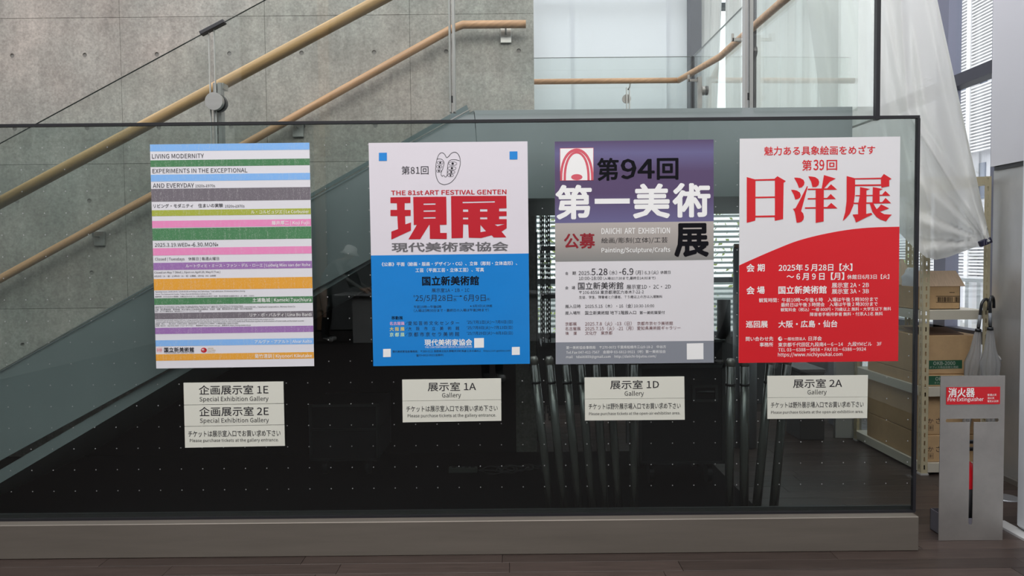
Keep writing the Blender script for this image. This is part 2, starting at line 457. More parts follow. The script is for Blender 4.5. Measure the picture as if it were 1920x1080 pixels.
blocker_left = BX('blocker_wall_left', mat('blocker_wall_paint', (.30, .30, .29, 1), .7), -6.3, -6.0, -7.5, 5.1, 0, 5.4); tag(blocker_left, kind='structure')  # unseen wall added to keep low light from entering on the left
blocker_right = BX('wall_right', mat('blocker_wall_pale', (.5, .5, .5, 1), .7), 3.4, 3.55, -7.5, 2.3, 0, 5.0); tag(blocker_right, kind='structure')  # unseen wall beside the viewer, added to block low light from the right
# back facade (window wall behind the landing)
YF = 6.75
wn = empty('window_1', (1.5, YF, 0)); tag(wn, kind='structure')
def W(name, m, *a, b=0): return rel(BX(name, m, *a, b=b), wn)
M_FRAME = mat('window_frame_paint', S(95, 100, 105), .5, .2)
W('sill_panel', M_CHAR, .18, 3.05, YF, YF+.12, 0, .62)
W('glass_pane', M_GLASS_W, .18, 3.05, YF+.05, YF+.06, .65, 5.4)
for z in (.62, 1.12, 1.92, 3.6): W('transom', M_FRAME, .18, 3.05, YF-.02, YF+.08, z, z+.045)
for x in (.18, 1.62, 3.0): W('mullion', M_FRAME, x, x+.05, YF-.02, YF+.08, 0, 5.4)
bm = bmesh.new(); prism_xz(bm, [(2.10, 1.9), (2.125, 1.9), (2.30, 1.45), (2.275, 1.45)], YF+.2, YF+.22); rel(link('brace', bm, M_FRAME), wn)
# outside louvre slats
for k in range(26):
    z = .66+k*.052
    sl = W('louvre_slat', mat('slat_paint', (.85, .88, .88, 1), .6, trans=.6), .1, 3.3, YF+.62, YF+.70, z, z+.022)

# column in front of the window wall and far pale column
cl = BX('wall_column', mat('column_grey', S(104, 106, 112), .6), *( [at(1288,100,6.62).x, at(1309,100,6.62).x] ), 6.50, 6.62, 0, 5.4); tag(cl, 'slim grey steel column rising behind the landing balustrade corner', 'column')
cl = BX('wall_column', mat('column_grey', S(104, 106, 112), .6), *( [at(1560,100,5.9).x, at(1577,100,5.9).x] ), 5.80, 5.92, 0, 5.4); tag(cl, 'grey steel column left of the big white drape, behind the side balustrade glass', 'column')

# right wall: metal lining below, pale panel above
wr = BX('wall_right', mat('steel_lining', (.48, .48, .49, 1), .45, .5, noise=(2.5, .12, 4), stretch=(1, 1, .6)), 2.95, 3.05, 2.9, 4.52, 0, 1.86); tag(wr, kind='structure')
BX('upper_panel', M_LAV, 2.93, 3.05, 2.9, 4.52, 1.885, 4.6, wr)
BX('gap_strip', M_DARKMETAL, 2.94, 3.05, 2.9, 4.50, 1.86, 1.885, wr)
BX('floor_channel', M_STEEL2, 2.925, 2.948, 2.9, 4.50, 0, .03, wr)
# right window: runs away from the viewer beyond the panel
w2 = empty('window_2', (3.0, 5.6, 0)); tag(w2, kind='structure')
def W2(name, m, *a): return rel(BX(name, m, *a), w2)
W2('glass_pane', M_GLASS_W, 3.03, 3.04, 4.53, 6.75, .05, 4.6)
M_MUL = mat('mullion_violet_grey', S(120, 122, 140), .5, .2)
W2('mullion', M_MUL, 2.98, 3.07, 5.06, 5.20, 0, 4.6)
W2('mullion', M_MUL, 2.98, 3.07, 4.525, 4.60, 0, 4.6)
zt = atX(1820, 142, 3.0).z
W2('transom', mat('transom_dark', (.055, .055, .075, 1), .5, .2), 2.97, 3.07, 4.53, 6.7, zt-.045, zt+.035)
W2('transom', mat('transom_dark', (.055, .055, .075, 1), .5, .2), 2.98, 3.07, 4.53, 6.7, .78, .86)
W2('sill', M_MUL, 2.98, 3.09, 4.53, 6.7, 0, .06)
# outer fence of vertical white fins seen through the lower window
fn = empty('railing_fence', (3.9, 6.2, 0)); tag(fn, 'white railing of upright fins outside the right hand window', 'railing')
for k in range(22):
    rel(BX('fin', mat('white_fin', (.8, .81, .84, 1), .6), 3.9, 3.93, 5.0+k*.16, 5.05+k*.16, 0, 1.12), fn)
rel(BX('top_rail', mat('white_fin', (.8, .81, .84, 1), .6), 3.88, 3.95, 4.9, 8.6, 1.12, 1.15), fn)
# neighbouring building with louvre screen
nb = empty('building', (9, 15, 0)); tag(nb, 'white louvred building opposite, seen through the tall right window', 'building')
M_BW = mat('building_white', (.80, .79, .80, 1), .7)
rel(BX('wall', mat('building_wall', (.72, .72, .76, 1), .7), 9.25, 9.5, 9, 24, 0, 9), nb)
for (za, zb) in ((3.35, 4.6), (5.0, 6.9), (.9, 1.75)):
    bm = bmesh.new(); z = za
    while z < zb:
        box(bm, 9.02, 9.10, 9, 24, z, z+.028); z += .062
    s = rel(link('louvre_screen', bm, M_BW), nb); s['kind'] = 'stuff'
for k in range(14): rel(BX('pillar', M_BW, 9.0, 9.2, 9.3+k*1.05, 9.42+k*1.05, 0, 9), nb)
for k in range(9):
    for z in (2.45, 4.66): rel(BX('window', mat('far_window', (.22, .25, .32, 1), .2), 9.22, 9.25, 9.6+k*1.6, 10.5+k*1.6, z, z+.3 if z > 4 else z+.7), nb)

gd = BX('ground', mat('paving_grey', (.42, .42, .41, 1), .8), -12, 26, 9.0, 34, -.08, 0); tag(gd, kind='structure')
gd = BX('ground', mat('paving_grey', (.42, .42, .41, 1), .8), 3.2, 26, 3.0, 9.0, -.08, -.001); tag(gd, kind='structure')
# far greenery behind the louvres
bm = bmesh.new()
for i in range(1500):
    c_ = Vector((random.uniform(-.6, 5.2), random.uniform(9.5, 11.5), random.uniform(0.02, 2.9)))
    if random.random() < .35 and c_.z > 1.8: continue
    a = Vector((random.gauss(0, 1), random.gauss(0, 1), random.gauss(0, 1))).normalized(); b = a.orthogonal().normalized()
    s_ = random.uniform(.03, .07)
    bm.faces.new([bm.verts.new(c_+a*s_), bm.verts.new(c_+b*s_*.5), bm.verts.new(c_-a*s_), bm.verts.new(c_-b*s_*.5)])
o = link('hedge', bm, mat('leaf_green', (.40, .46, .16, 1), .6, trans=.5)); tag(o, 'green hedge outside, seen in strips between the louvre slats', 'hedge', kind='stuff')

# plinth under the screen
pl_top = at(860, 976, YG-.05).z
pl = BX('trim_1', M_PLINTH, -3.6, at(1723, 990, YG-.055).x, YG-.055, YG+.07, 0, .158, b=.003); tag(pl, kind='structure')

# ------------------------------------------------------------------ GLASS SCREEN
xr = at(1718, 600, YG).x; zt_ = at(960, 225, YG).z
gs = empty('glass_screen', (0, YG, .158)); tag(gs, 'long tinted glass screen with black edging and rows of white dots', 'glass screen')
rel(BX('glass_pane', M_GLASS_F, -3.6, xr-.006, YG, YG+.012, .166, zt_-.008), gs)
rel(BX('edge_strip', M_BLACK, -3.6, xr+.004, YG-.004, YG+.016, zt_-.010, zt_+.003), gs)
rel(BX('edge_strip', M_BLACK, xr-.007, xr+.006, YG-.004, YG+.016, .165, zt_-.010), gs)
rel(BX('gasket', M_BLACK, -3.6, xr+.004, YG-.003, YG+.016, .158, .168), gs)
rel(BX('bottom_clamp', M_CHAR, -3.6, xr-.004, YG+.0165, YG+.03, .159, .185), gs)
bm = bmesh.new()
d0 = at(21.3, 922, YG); pitch = 40.45/F*YG
for j in range(17):
    for i in range(-1, 43):
        x = d0.x+i*pitch; z = d0.z+j*pitch
        if z > zt_-.02 or x > xr-.02: continue
        vs_ = [bm.verts.new((x+.0026*math.cos(k*math.pi/4), YG-.0006, z+.0026*math.sin(k*math.pi/4))) for k in range(8)]
        bm.faces.new(vs_)
        w_ = [bm.verts.new((x+.0026*math.cos(k*math.pi/4), YG+.0002, z+.0026*math.sin(k*math.pi/4))) for k in range(8)]
        for k in range(8): bm.faces.new((vs_[k], w_[k], w_[(k+1) % 8], vs_[(k+1) % 8]))
dots = rel(link('dot_pattern', bm, mat('white_frit', (.33, .34, .34, 1), .5)), gs); dots['kind'] = 'stuff'

# ------------------------------------------------------------------ STAIRCASE
YS = 3.60
SW = 5.08
st = empty('staircase', (-1, YS, 0)); tag(st, 'grey steel staircase climbing right to a landing behind the glass screen', 'staircase')
top = lambda x: .836+.535*(x+2.489)
LT = 2.073; LB = 1.645
XK = -2.489+(LT-.836)/.535; XK2 = -2.504+(LB-.398)/.529
XE = at(1598, 230, YS).x
xs0 = -2.504-.398/.529
bm = bmesh.new()
prism_xz(bm, [(xs0, 0), (XK2, LB), (XK, LT), (-2.489-.836/.535, 0)], YS, YS+.02)
rel(link('stringer', bm, M_STEEL), st)
rel(BX('landing_fascia', M_STEEL, 0, 0, 0, 0, 0, 0) if False else (lambda bm: (prism_xz(bm, [(XK2+.003, LB), (XE, LB), (XE, LT), (XK+.003, LT)], YS-.0005, YS+.02), link('landing_fascia', bm, M_STEEL))[1])(bmesh.new()), st)
# underside slab and landing deck
bm = bmesh.new(); prism_xz(bm, [(xs0+.25, .0), (XK2, LB+.01), (XK2, LB+.06), (xs0+.13, .0)], YS+.02, SW); rel(link('soffit', bm, M_STEEL), st)
rel(BX('landing_soffit', M_STEEL, XK2, XE, YS+.02, SW, LB+.002, LB+.05), st)
rel(BX('landing_deck', M_CHAR, XK, XE, YS+.02, SW, LT-.06, LT-.004), st)
rel(BX('landing_deck', M_CHAR, .19, XE, SW+.04, 6.46, LT-.25, LT-.004), st)
n = 11; rise = LT/13
k = 0
for i in range(13):
    z = rise*(i+1)-.02; x = -2.489+(z-.836-.02)/.535
    if i < 12:
        rel(BX('tread', mat('tread_grey', S(105, 108, 108), .6), x+.03, x+.36, YS+.025, SW-.03, z-.03, z), st)
bm = bmesh.new(); tk = lambda x: 1.836+.55*(x+1.33)
prism_xz(bm, [(-3.9, tk(-3.9)-.25), (XK, LT-.25), (XK, LT-.002), (XK-.12, tk(XK-.12)), (-3.9, tk(-3.9))], SW-.02, SW+.015)
rel(link('wall_stringer', bm, mat('teal_grey_steel', S(104, 118, 120), .45, .1)), st)
bm = bmesh.new(); prism_xz(bm, [(-3.5, top(-3.5)), (XK-.02, LT-.0), (XK-.02, LT+.006), (-3.5, top(-3.5)+.006)], YS-.008, YS+.0); rel(link('glass_shoe', bm, M_STEEL2), st)

# front balustrade glass on the stair
bl = empty('stair_balustrade', (-1, YS, .8)); tag(bl, 'frameless glass balustrade with steel posts along the rising stair', 'balustrade')
gA = at(75, 230, YS); gB = at(500, 0, YS); gs_ = (gB.z-gA.z)/(gB.x-gA.x); gt = lambda x: gA.z+gs_*(x-gA.x)
XJ1 = at(394, 120, YS).x; XJ1b = at(404, 120, YS).x
XP2 = at(848, 100, YS).x
for x0, x1 in ((-3.4, XJ1), (XJ1b, XP2-.012)):
    bm = bmesh.new(); prism_xz(bm, [(x0, top(x0)+.007), (x1, min(LT+.007, top(x1)+.007)), (x1, gt(x1)), (x0, gt(x0))], YS-.012, YS); rel(link('glass_panel', bm, M_GLASS_S), bl)
    bm = bmesh.new(); prism_xz(bm, [(x0, gt(x0)), (x1, gt(x1)), (x1, gt(x1)+.0012), (x0, gt(x0)+.0012)], YS-.012, YS); rel(link('glass_edge', bm, mat('green_glass_edge', (.22, .24, .22, 1), .3)), bl)
for x in (XJ1, XJ1b):
    rel(BX('joint_edge', mat('pale_glass_edge', (.5, .52, .5, 1), .3), x-.0015, x+.0015, YS-.013, YS, top(x)+.01, gt(x)-.01), bl)
# clip
cA = at(376, 63.5, YS-.02); cB = at(421, 40, YS-.02); dx = cB-cA; ang = math.atan2(dx.z, dx.x)
bm = bmesh.new(); box(bm, 0, dx.length, -.012, .022, -.008, .010); bev(bm, .002)
bmesh.ops.transform(bm, matrix=Matrix.Translation(cA) @ Matrix.Rotation(-ang, 4, 'Y'), verts=bm.verts)
rel(link('top_clip', bm, M_DARKMETAL), bl)
def post(xc, z0, z1, w, parent, label=None):
    pm_ = mat('post_metal', (.40, .40, .39, 1), .4, .5)
    pb = empty('post', (xc, YS+.05, z0)); pb.parent = parent; pb.location = Vector((xc, YS+.05, z0))-parent.location
    o1 = BX('post_bar', pm_, -w/2, -w/2+.3*w, -.022, .022, 0, z1-z0); o1.parent = pb
    o2 = BX('post_bar', pm_, w/2-.42*w, w/2, -.022, .022, 0, z1-z0); o2.parent = pb
    for zz in (.05, (z1-z0)*.7):
        o3 = BX('spacer', M_DARKMETAL, -w/2+.3*w, w/2-.42*w, -.012, .012, zz, zz+.03); o3.parent = pb
xp = at(407, 170, YS+.03).x
post(xp, top(xp)+.0, at(407, 155, YS+.03).z, .038, bl)
dc = at(401.5, 190, YS-.03)
bm = bmesh.new(); cyl_y(bm, dc.x, dc.z, YS-.036, YS-.012, .0425, 40); bev(bm, .002); rel(link('clamp_disc', bm, M_STEEL2), bl)
bm = bmesh.new(); cyl_y(bm, dc.x+.002, dc.z, YS, YS+.028, .043, 32); rel(link('clamp_disc', bm, M_DARKMETAL), bl)
br = at(419, 165, YS+.09); rel(BX('rail_bracket', M_STEEL2, br.x-.012, br.x+.016, YS+.05, YS+.11, br.z-.012, br.z+.016), bl)

# landing front balustrade
bf = empty('landing_balustrade', (.6, YS, LT)); tag(bf, 'clear glass balustrade with twin-bar steel posts along the front edge of the landing', 'balustrade')
rel(BX('glass_panel', M_GLASS_S, XP2+.012, at(1390, 100, YS).x, YS-.012, YS, LT-.02, LT+1.2), bf)
rel(BX('glass_panel', M_GLASS_S, at(1414, 100, YS).x, XE+.02, YS-.012, YS, LT-.02, LT+1.2), bf)
post(at(848, 120, YS+.05).x, LT-.0, LT+1.05, .030, bf)
post(at(1402, 110, YS+.05).x, LT-.0, LT+1.05, .040, bf)

# front handrail on the stair (pale wood)
YR = 3.73
a = at(-60, 412, YR); b = at(403, 165, YR); sl_ = (b.z-a.z)/(b.x-a.x)
hr = TUBE('handrail', M_RAIL, [(b.x+(t-b.x), YR, b.z+sl_*(t-b.x)) for t in (-3.3, -2.2, -1.2, -.4, .15)], .029, seg=24)
tag(hr, 'thick pale wooden handrail rising beside the stair glass, nearer of the two', 'handrail')
# back handrail on wall, with horizontal end
YB = 5.0
pts = [at(-80, 566, YB), at(0, 523, YB), at(400, 304, YB), at(700, 136, YB), at(845, 55, YB), at(868, 47.5, YB), at(905, 46.2, YB), at(986, 45.2, YB)]
pts[-3:] = [Vector((p.x, YB, pts[-1].z)) for p in pts[-3:]]
hb = empty('handrail', (pts[-1].x, YB, pts[-1].z)); tag(hb, 'orange-brown wooden handrail on the concrete wall, ending level by its bracket', 'handrail')
rel(TUBE('rail', M_RAIL2, pts, .0265, seg=24), hb)
def wall_bracket(px, py, h_):
    c = at(px, py, 5.09)
    b1 = rel(BX('bracket_plate', M_STEEL2, c.x-.037, c.x+.037, 5.08, 5.0985, c.z-.05, c.z+.05, b=.002), hb)
    bm = bmesh.new(); tube(bm, [(c.x, 5.08, c.z+.01), (c.x, 5.01, c.z+.012), (c.x, 5.0, c.z+h_)], .006, 10); rel(link('bracket_arm', bm, M_STEEL2, smooth=True), hb)
wall_bracket(948.5, 67, .065); wall_bracket(559, 243, .1); wall_bracket(187, 447, .1)

# far and side balustrade of the landing
YL = 6.44
bb = empty('far_balustrade', (1.0, YL, LT)); tag(bb, 'glass balustrade with level wooden handrail at the far edge of the landing', 'balustrade')
zt2 = at(1150, 107.5, YL).z
xc = at(1299, 110, YL).x
rel(BX('glass_panel', M_GLASS_S, .2, xc-.01, YL, YL+.012, LT, zt2), bb)
rel(BX('glass_edge', mat('green_glass_edge', (.10, .13, .115, 1), .3), .2, xc-.01, YL, YL+.012, zt2, zt2+.003), bb)
rel(BX('corner_strip', M_BLACK, xc-.014, xc+.006, YL-.012, YL+.012, LT, zt2), bb)
rz = at(1140, 153, YL-.06).z
e1 = at(1272, 152, YL-.08)
rel(TUBE('rail', M_RAIL2, [(.19, YL-.08, rz), (1.0, YL-.08, rz), (e1.x, YL-.08, rz)], .0235, seg=20), bb)
pc = at(1175, 185, YL-.02)
bm = bmesh.new(); cyl_y(bm, pc.x, pc.z, YL-.02, YL, .038, 28); rel(link('clamp_disc', bm, M_STEEL3), bb)
for s in (-1, 1): rel(BX('post_bar', M_STEEL2, pc.x+.008+s*.012-.004, pc.x+.008+s*.012+.004, YL-.06, YL-.03, LT, pc.z+.09), bb)
bm = bmesh.new(); tube(bm, [(pc.x+.008, YL-.045, pc.z+.07), (pc.x+.02, YL-.06, pc.z+.09), (pc.x+.022, YL-.075, rz-.02)], .006, 8); rel(link('bracket_arm', bm, M_STEEL2, smooth=True), bb)

sd = empty('side_balustrade', (1.66, 5, LT)); tag(sd, 'glass balustrade closing the right side of the landing, with black edge strips', 'balustrade')
def side_box(name, m, ya, yb, za, zb, th=.012):
    g = lambda yy: 1.668+(xc-1.668)*(yy-3.39)/(YL-3.39)
    bm = bmesh.new(); v = []
    for (yy, zz, tt) in ((ya, za, 0), (yb, za, 0), (yb, zb, 0), (ya, zb, 0), (ya, za, th), (yb, za, th), (yb, zb, th), (ya, zb, th)):
        v.append(bm.verts.new((g(yy)+tt, yy, zz)))
    for f in ((0,1,2,3),(7,6,5,4),(0,4,5,1),(1,5,6,2),(2,6,7,3),(3,7,4,0)): bm.faces.new([v[i] for i in f])
    return rel(link(name, bm, m), sd)
side_box('glass_panel', M_GLASS_S, 3.41, 4.95, 1.98, 3.3); side_box('glass_panel', M_GLASS_S, 4.97, YL-.01, 1.98, zt2+.0)
side_box('edge_strip', M_BLACK, 3.385, 3.41, 1.97, 3.3, .018)
side_box('edge_strip', M_BLACK, 4.945, 4.975, 1.98, 3.15, .014)
side_box('bottom_strip', mat('green_glass_edge', (.1, .13, .115, 1), .3), 3.41, YL, 1.974, 1.98)
side_box('glass_edge', mat('green_glass_edge', (.1, .13, .115, 1), .3), 4.98, YL-.01, zt2, zt2+.004)
rp = [Vector((e1.x, YL-.08, rz)), at(1280, 149, 6.28), at(1350, 90, 5.63), at(1409, 39, 4.95), at(1459, -3, 4.5), at(1530, -66, 4.0)]
for p in rp[1:]: p.z = rz
rel(TUBE('rail', M_RAIL2, rp, .0255, seg=20), sd)
for (px, py, yy, r_) in ((1318, 170, 6.1, .038), (1417, 98, 5.0, .040)):
    g = 1.668+(xc-1.668)*(yy-3.39)/(YL-3.39)
    z_ = at(px, py, yy).z
    bm = bmesh.new(); tube(bm, [(g-.022, yy, z_), (g, yy, z_)], r_, 24); rel(link('clamp_disc', bm, M_STEEL3), sd)
    bm = bmesh.new(); tube(bm, [(g+.012, yy, z_), (g+.028, yy, z_)], r_, 24); rel(link('clamp_disc', bm, M_BLACK), sd)
    rel(BX('post_bar', M_STEEL3, g-.055, g-.022, yy-.02, yy+.02, LT, z_+.11), sd)
    rel(BX('bracket_arm', M_STEEL3, g-.13, g-.05, yy-.008, yy+.008, z_+.075, z_+.095), sd)
    rel(BX('bracket_arm', M_STEEL3, g-.135, g-.12, yy-.008, yy+.008, z_+.075, rz-.018), sd)

# ------------------------------------------------------------------ CURTAINS
def curtain(name, x0, x1, yb, z0, z1, folds, amp, m, label, cat, grp=None, xb0=None, xb1=None, seed=0):
    bm = bmesh.new(); nx = max(8, int(folds*10)); nz = 14; rnd = random.Random(seed); ph = [rnd.uniform(0, 6) for _ in range(6)]
    g = []
    for j in range(nz+1):
        v = j/nz; z = z1+(z0-z1)*v; rowv = []
        a0 = x0+((xb0 if xb0 is not None else x0)-x0)*v; a1 = x1+((xb1 if xb1 is not None else x1)-x1)*v
        for i in range(nx+1):
            u = i/nx
            w = amp*(math.sin(u*folds*6.283+ph[0]+.5*math.sin(v*2+ph[1]))+.45*math.sin(u*folds*2.3*6.283+ph[2]+v)+.3*math.sin(u*5+v*3+ph[3]))
            rowv.append(bm.verts.new((a0+(a1-a0)*u, yb+w, z)))
        g.append(rowv)
    for j in range(nz):
        for i in range(nx): bm.faces.new((g[j][i], g[j][i+1], g[j+1][i+1], g[j+1][i]))
    o = link(name, bm, m, smooth=True)
    sol = o.modifiers.new('thickness', 'SOLIDIFY'); sol.thickness = .0015
    tag(o, label, cat, grp); return o
zc0, zc1 = 1.95, 5.3
x71 = at(1071, 100, YF-.1).x; x250 = at(1250, 100, YF-.1).x; x288 = at(1290, 100, YF-.1).x
for (a, b, lb) in ((.17, x71+.03, 'narrow white roller shade next to the concrete wall end'), (x71, x250+.03, 'wide white roller shade above the level handrail'), (x250, x288+.1, 'white roller shade beside the slim grey column')):
    ys_ = YF-.07-.012*(a > .3)-.012*(a > x71+.1)
    o = BX('roller_shade', M_SHADE, a, b, ys_, ys_+.002, zc0, zc1); tag(o, lb, 'shade', 'roller shades behind the landing')
curtain('curtain', at(1309, 100, YF-.12).x, at(1358, 60, YF-.12).x, YF-.14, zc0, 4.2, 2, .02, M_CURT, 'pale curtain left of the bright slit above the side balustrade', 'curtain', xb1=at(1338, 210, YF-.12).x, seed=1)
curtain('curtain', at(1358, 60, YF-.12).x, at(1560, 60, YF-.12).x, YF-.14, zc0, 4.2, 6, .03, M_CURT, 'pale pleated curtain right of the bright slit, behind the side balustrade glass', 'curtain', xb0=at(1361, 210, YF-.12).x, seed=2)
curtain('curtain', at(1575, 60, 6.1).x, 2.93, 6.1, .9, 4.2, 4, .03, M_CURT, 'pale curtain hanging behind the big drape in the window corner', 'curtain', seed=3)

# big near drape, gathered to a clip at its lower right corner
YD = 4.36
Bp = [(1560, 350), (1600, 378), (1640, 405), (1690, 440), (1712, 463), (1737, 483), (1755, 487), (1775, 483), (1800, 474), (1835, 461), (1856, 452)]
def lerp_list(L, u):
    t = u*(len(L)-1); i = min(int(t), len(L)-2); f = t-i
    return (L[i][0]+(L[i+1][0]-L[i][0])*f, L[i][1]+(L[i+1][1]-L[i][1])*f)
bm = bmesh.new(); g = []; NU, NV = 110, 80
for j in range(NV+1):
    v = j/NV; rv = []
    for i in range(NU+1):
        u = i/NU
        bx, by = lerp_list(Bp, u**1.0); tx, ty = 1500+237*u, -90
        px, py = tx+(bx-tx)*v, ty+(by-ty)*v
        dxx, dyy = 1850-px, 455-py; rr = math.hypot(dxx, dyy)+1; th = math.atan2(dyy, dxx)
        w = .040*math.sin(u*14+v*1.4+.4)+.020*math.sin(u*31-v*2)+.006*math.sin(u*70+v*5)
        w *= (1-.5*v)
        rad = max(0, 1-rr/330.0)
        w += .034*math.sin(th*15+.6)*rad**.5*min(1, rr/60)+.010*math.sin(th*31)*rad*min(1, rr/60)
        # one long sharp crease
        cx_ = 1688+ (max(0, py)*.07 if py < 210 else 14+(py-210)*.62)
        w += -.045*math.exp(-((px-cx_)/8)**2)+.03*math.exp(-((px-cx_-16)/9)**2)*(1 if py < 360 else 0.4)
        rv.append(bm.verts.new(at(px, py, YD+w)))
    g.append(rv)
EDGE = [(rv[NU-2].co.copy(), rv[NU].co.copy()) for rv in g]
for j in range(NV):
    for i in range(NU): bm.faces.new((g[j][i], g[j][i+1], g[j+1][i+1], g[j+1][i]))
dr = empty('drape', (2.3, YD, 3)); tag(dr, 'large white drape pulled sideways and clipped at its corner above the beige rack', 'drape')
rel(link('cloth', bm, M_DRAPE, smooth=True), dr)
# hem band along the right edge
bm = bmesh.new()
for j in range(NV):
    q = [EDGE[j][0], EDGE[j][1], EDGE[j+1][1], EDGE[j+1][0]]
    bm.faces.new([bm.verts.new(p+Vector((.001*(k in (1, 2)), -.0025, 0))) for k, p in enumerate(q)])
rel(link('hem', bm, mat('hem_fabric', (.80, .81, .79, 1), .8, trans=.3)), dr)
a = at(1838, 458, YD-.03); b = at(1857, 450, YD-.03)
bm = bmesh.new(); box(bm, -.004, (b-a).length+.003, -.012, .012, -.016, .018); bev(bm, .003)
bmesh.ops.transform(bm, matrix=Matrix.Translation(a) @ Matrix.Rotation(-math.atan2(b.z-a.z, b.x-a.x), 4, 'Y'), verts=bm.verts)
rel(link('clip', bm, mat('navy_plastic', (.02, .02, .05, 1), .5)), dr)
for k in range(3):
    q = a+(b-a)*(.25+.25*k); rel(BX('clip_line', mat('grey_line', (.3, .3, .38, 1), .5), q.x-.0008, q.x+.0008, q.y-.0135, q.y-.0115, q.z-.012, q.z+.016), dr)

# ------------------------------------------------------------------ BEIGE RACK
def perf_strip(bm, o, du, w, z0, z1, th, dn, slot=.0085, pitch=.05, sh=.027, vx=.5):
    # plate with a column of real slots; o origin, du width direction, dn thickness direction
    def bxx(u0, u1, za, zb):
        c = [o+du*u0, o+du*u1, o+du*u1+dn*th, o+du*u0+dn*th]
        v = [bm.verts.new((p.x, p.y, za)) for p in c]+[bm.verts.new((p.x, p.y, zb)) for p in c]
        for f in ((3,2,1,0),(4,5,6,7),(0,1,5,4),(1,2,6,5),(2,3,7,6),(3,0,4,7)): bm.faces.new([v[i] for i in f])
    s0 = w*vx-slot/2; s1 = w*vx+slot/2
    bxx(0, s0, z0, z1); bxx(s1, w, z0, z1); z = z0
    while z < z1:
        ze = min(z+pitch-sh, z1); bxx(s0, s1, z, ze); z += pitch
RX0, RX1, RY0, RY1 = 2.50, 2.905, 4.47, 5.36
ZR = at(1800, 331, RY0).z
rk = empty('storage_rack', (RX0, RY0, 0)); tag(rk, 'beige slotted-angle steel rack in front of the right window', 'rack')
V = Vector
for (x, y_, sx, sy) in ((RX0, RY0, 1, 1), (RX1, RY0, -1, 1), (RX0, RY1, 1, -1), (RX1, RY1, -1, -1)):
    bm = bmesh.new()
    perf_strip(bm, V((x, y_, 0)), V((sx, 0, 0)), .040, 0.012, ZR, .002, V((0, sy, 0)))
    perf_strip(bm, V((x, y_+sy*.002, 0)), V((0, sy, 0)), .040, 0.012, ZR, .002, V((sx, 0, 0)))
    pst = rel(link('post', bm, M_BEIGE), rk)
    f_ = BX('foot', mat('pale_foot', (.5, .5, .48, 1), .5), x-.003*sx, x+.045*sx, y_-.003*sy, y_+.045*sy, 0, .012); rel(f_, rk)
zs = [at(1800, 582, RY0).z, at(1700, 727, RY0).z, at(1760, 869, RY0).z]
for z in (ZR-.002,):
    for y_ in (RY0+.003, RY1-.003-.02):
        rel(BX('top_beam', M_BEIGE, RX0+.002, RX1-.002, y_, y_+.018, z-.048, z), rk)
    for x in (RX0+.003, RX1-.02): rel(BX('top_beam', M_BEIGE, x, x+.016, RY0+.024, RY1-.024, z-.048, z), rk)
for z in zs:
    bm = bmesh.new(); box(bm, RX0+.0025, RX1-.0025, RY0+.0025, RY1-.0025, z-.004, z)
    box(bm, RX0+.0425, RX1-.0425, RY0+.0025, RY0+.006, z-.056, z-.004); box(bm, RX0+.0425, RX1-.0425, RY1-.006, RY1-.0025, z-.056, z-.004)
    box(bm, RX0+.0025, RX0+.006, RY0+.0425, RY1-.0425, z-.056, z-.004); box(bm, RX1-.006, RX1-.0025, RY0+.0425, RY1-.0425, z-.056, z-.004)
    sh = rel(link('shelf', bm, mat('shelf_beige', S(205, 200, 185), .5)), rk)
    for x in (RX0+.02, RX1-.02, RX0+.09):
        bm = bmesh.new(); cyl_y(bm, x, z-.03, RY0-.006, RY0-.0005, .008, 10); bl_ = link('bolt', bm, M_STEEL2, smooth=False); bl_.parent = sh; bl_.matrix_parent_inverse = Matrix.Translation(-V(rk.location))

# boxes on the rack
def carton(x0, x1, y0, y1, z0, z1, label, m=M_CARD, seam=True):
    t = empty('cardboard_box', (x0, y0, z0)); tag(t, label, 'box')
    bm = bmesh.new(); box(bm, x0, x1, y0, y1, z0+.0005, z1); bev(bm, .003); rel(link('body', bm, m), t)
    if seam: rel(BX('tape', mat('packing_tape', S(165, 140, 110), .3), x0+.002, x1-.002, (y0+y1)/2-.02, (y0+y1)/2+.02, z1, z1+.0008), t)
    return t
cx1 = at(1800, 560, 4.56).x
b1 = empty('cardboard_box', (2.52, 4.56, zs[0])); tag(b1, 'open cardboard box with raised flaps and a barcode, on the upper rack shelf', 'box')
ztop = at(1780, 537, 4.56).z
bm = bmesh.new(); x0, x1, y0, y1, z0, z1 = 2.515, cx1, 4.56, 4.92, zs[0]+.001, ztop; th = .004
box(bm, x0, x1, y0, y1, z0, z0+th); box(bm, x0, x1, y0, y0+th, z0, z1); box(bm, x0, x1, y1-th, y1, z0, z1); box(bm, x0, x0+th, y0, y1, z0, z1); box(bm, x1-th, x1, y0, y1, z0, z1)
rel(link('body', bm, M_CARD), b1)
def quadbox(name, m, pts, th, parent):
    bm = bmesh.new(); a = [V(p) for p in pts]; nn = (a[1]-a[0]).cross(a[3]-a[0]).normalized()*th
    v = [bm.verts.new(p) for p in a]+[bm.verts.new(p+nn) for p in a]
    for f in ((3,2,1,0),(4,5,6,7),(0,1,5,4),(1,2,6,5),(2,3,7,6),(3,0,4,7)): bm.faces.new([v[i] for i in f])
    return rel(link(name, bm, m), parent)
quadbox('flap', M_CARD2, [(x0, y0-.001, z1), (x1+.03, y0-.001, z1), (x1-.0, y0+.05, z1+.095), (x0, y0+.05, z1+.095)], .003, b1)
quadbox('flap', M_CARD2, [(x0, y1, z1), (x0+.18, y1, z1), (x0+.13, y1+.06, z1+.17), (x0, y1+.06, z1+.17)], .003, b1)
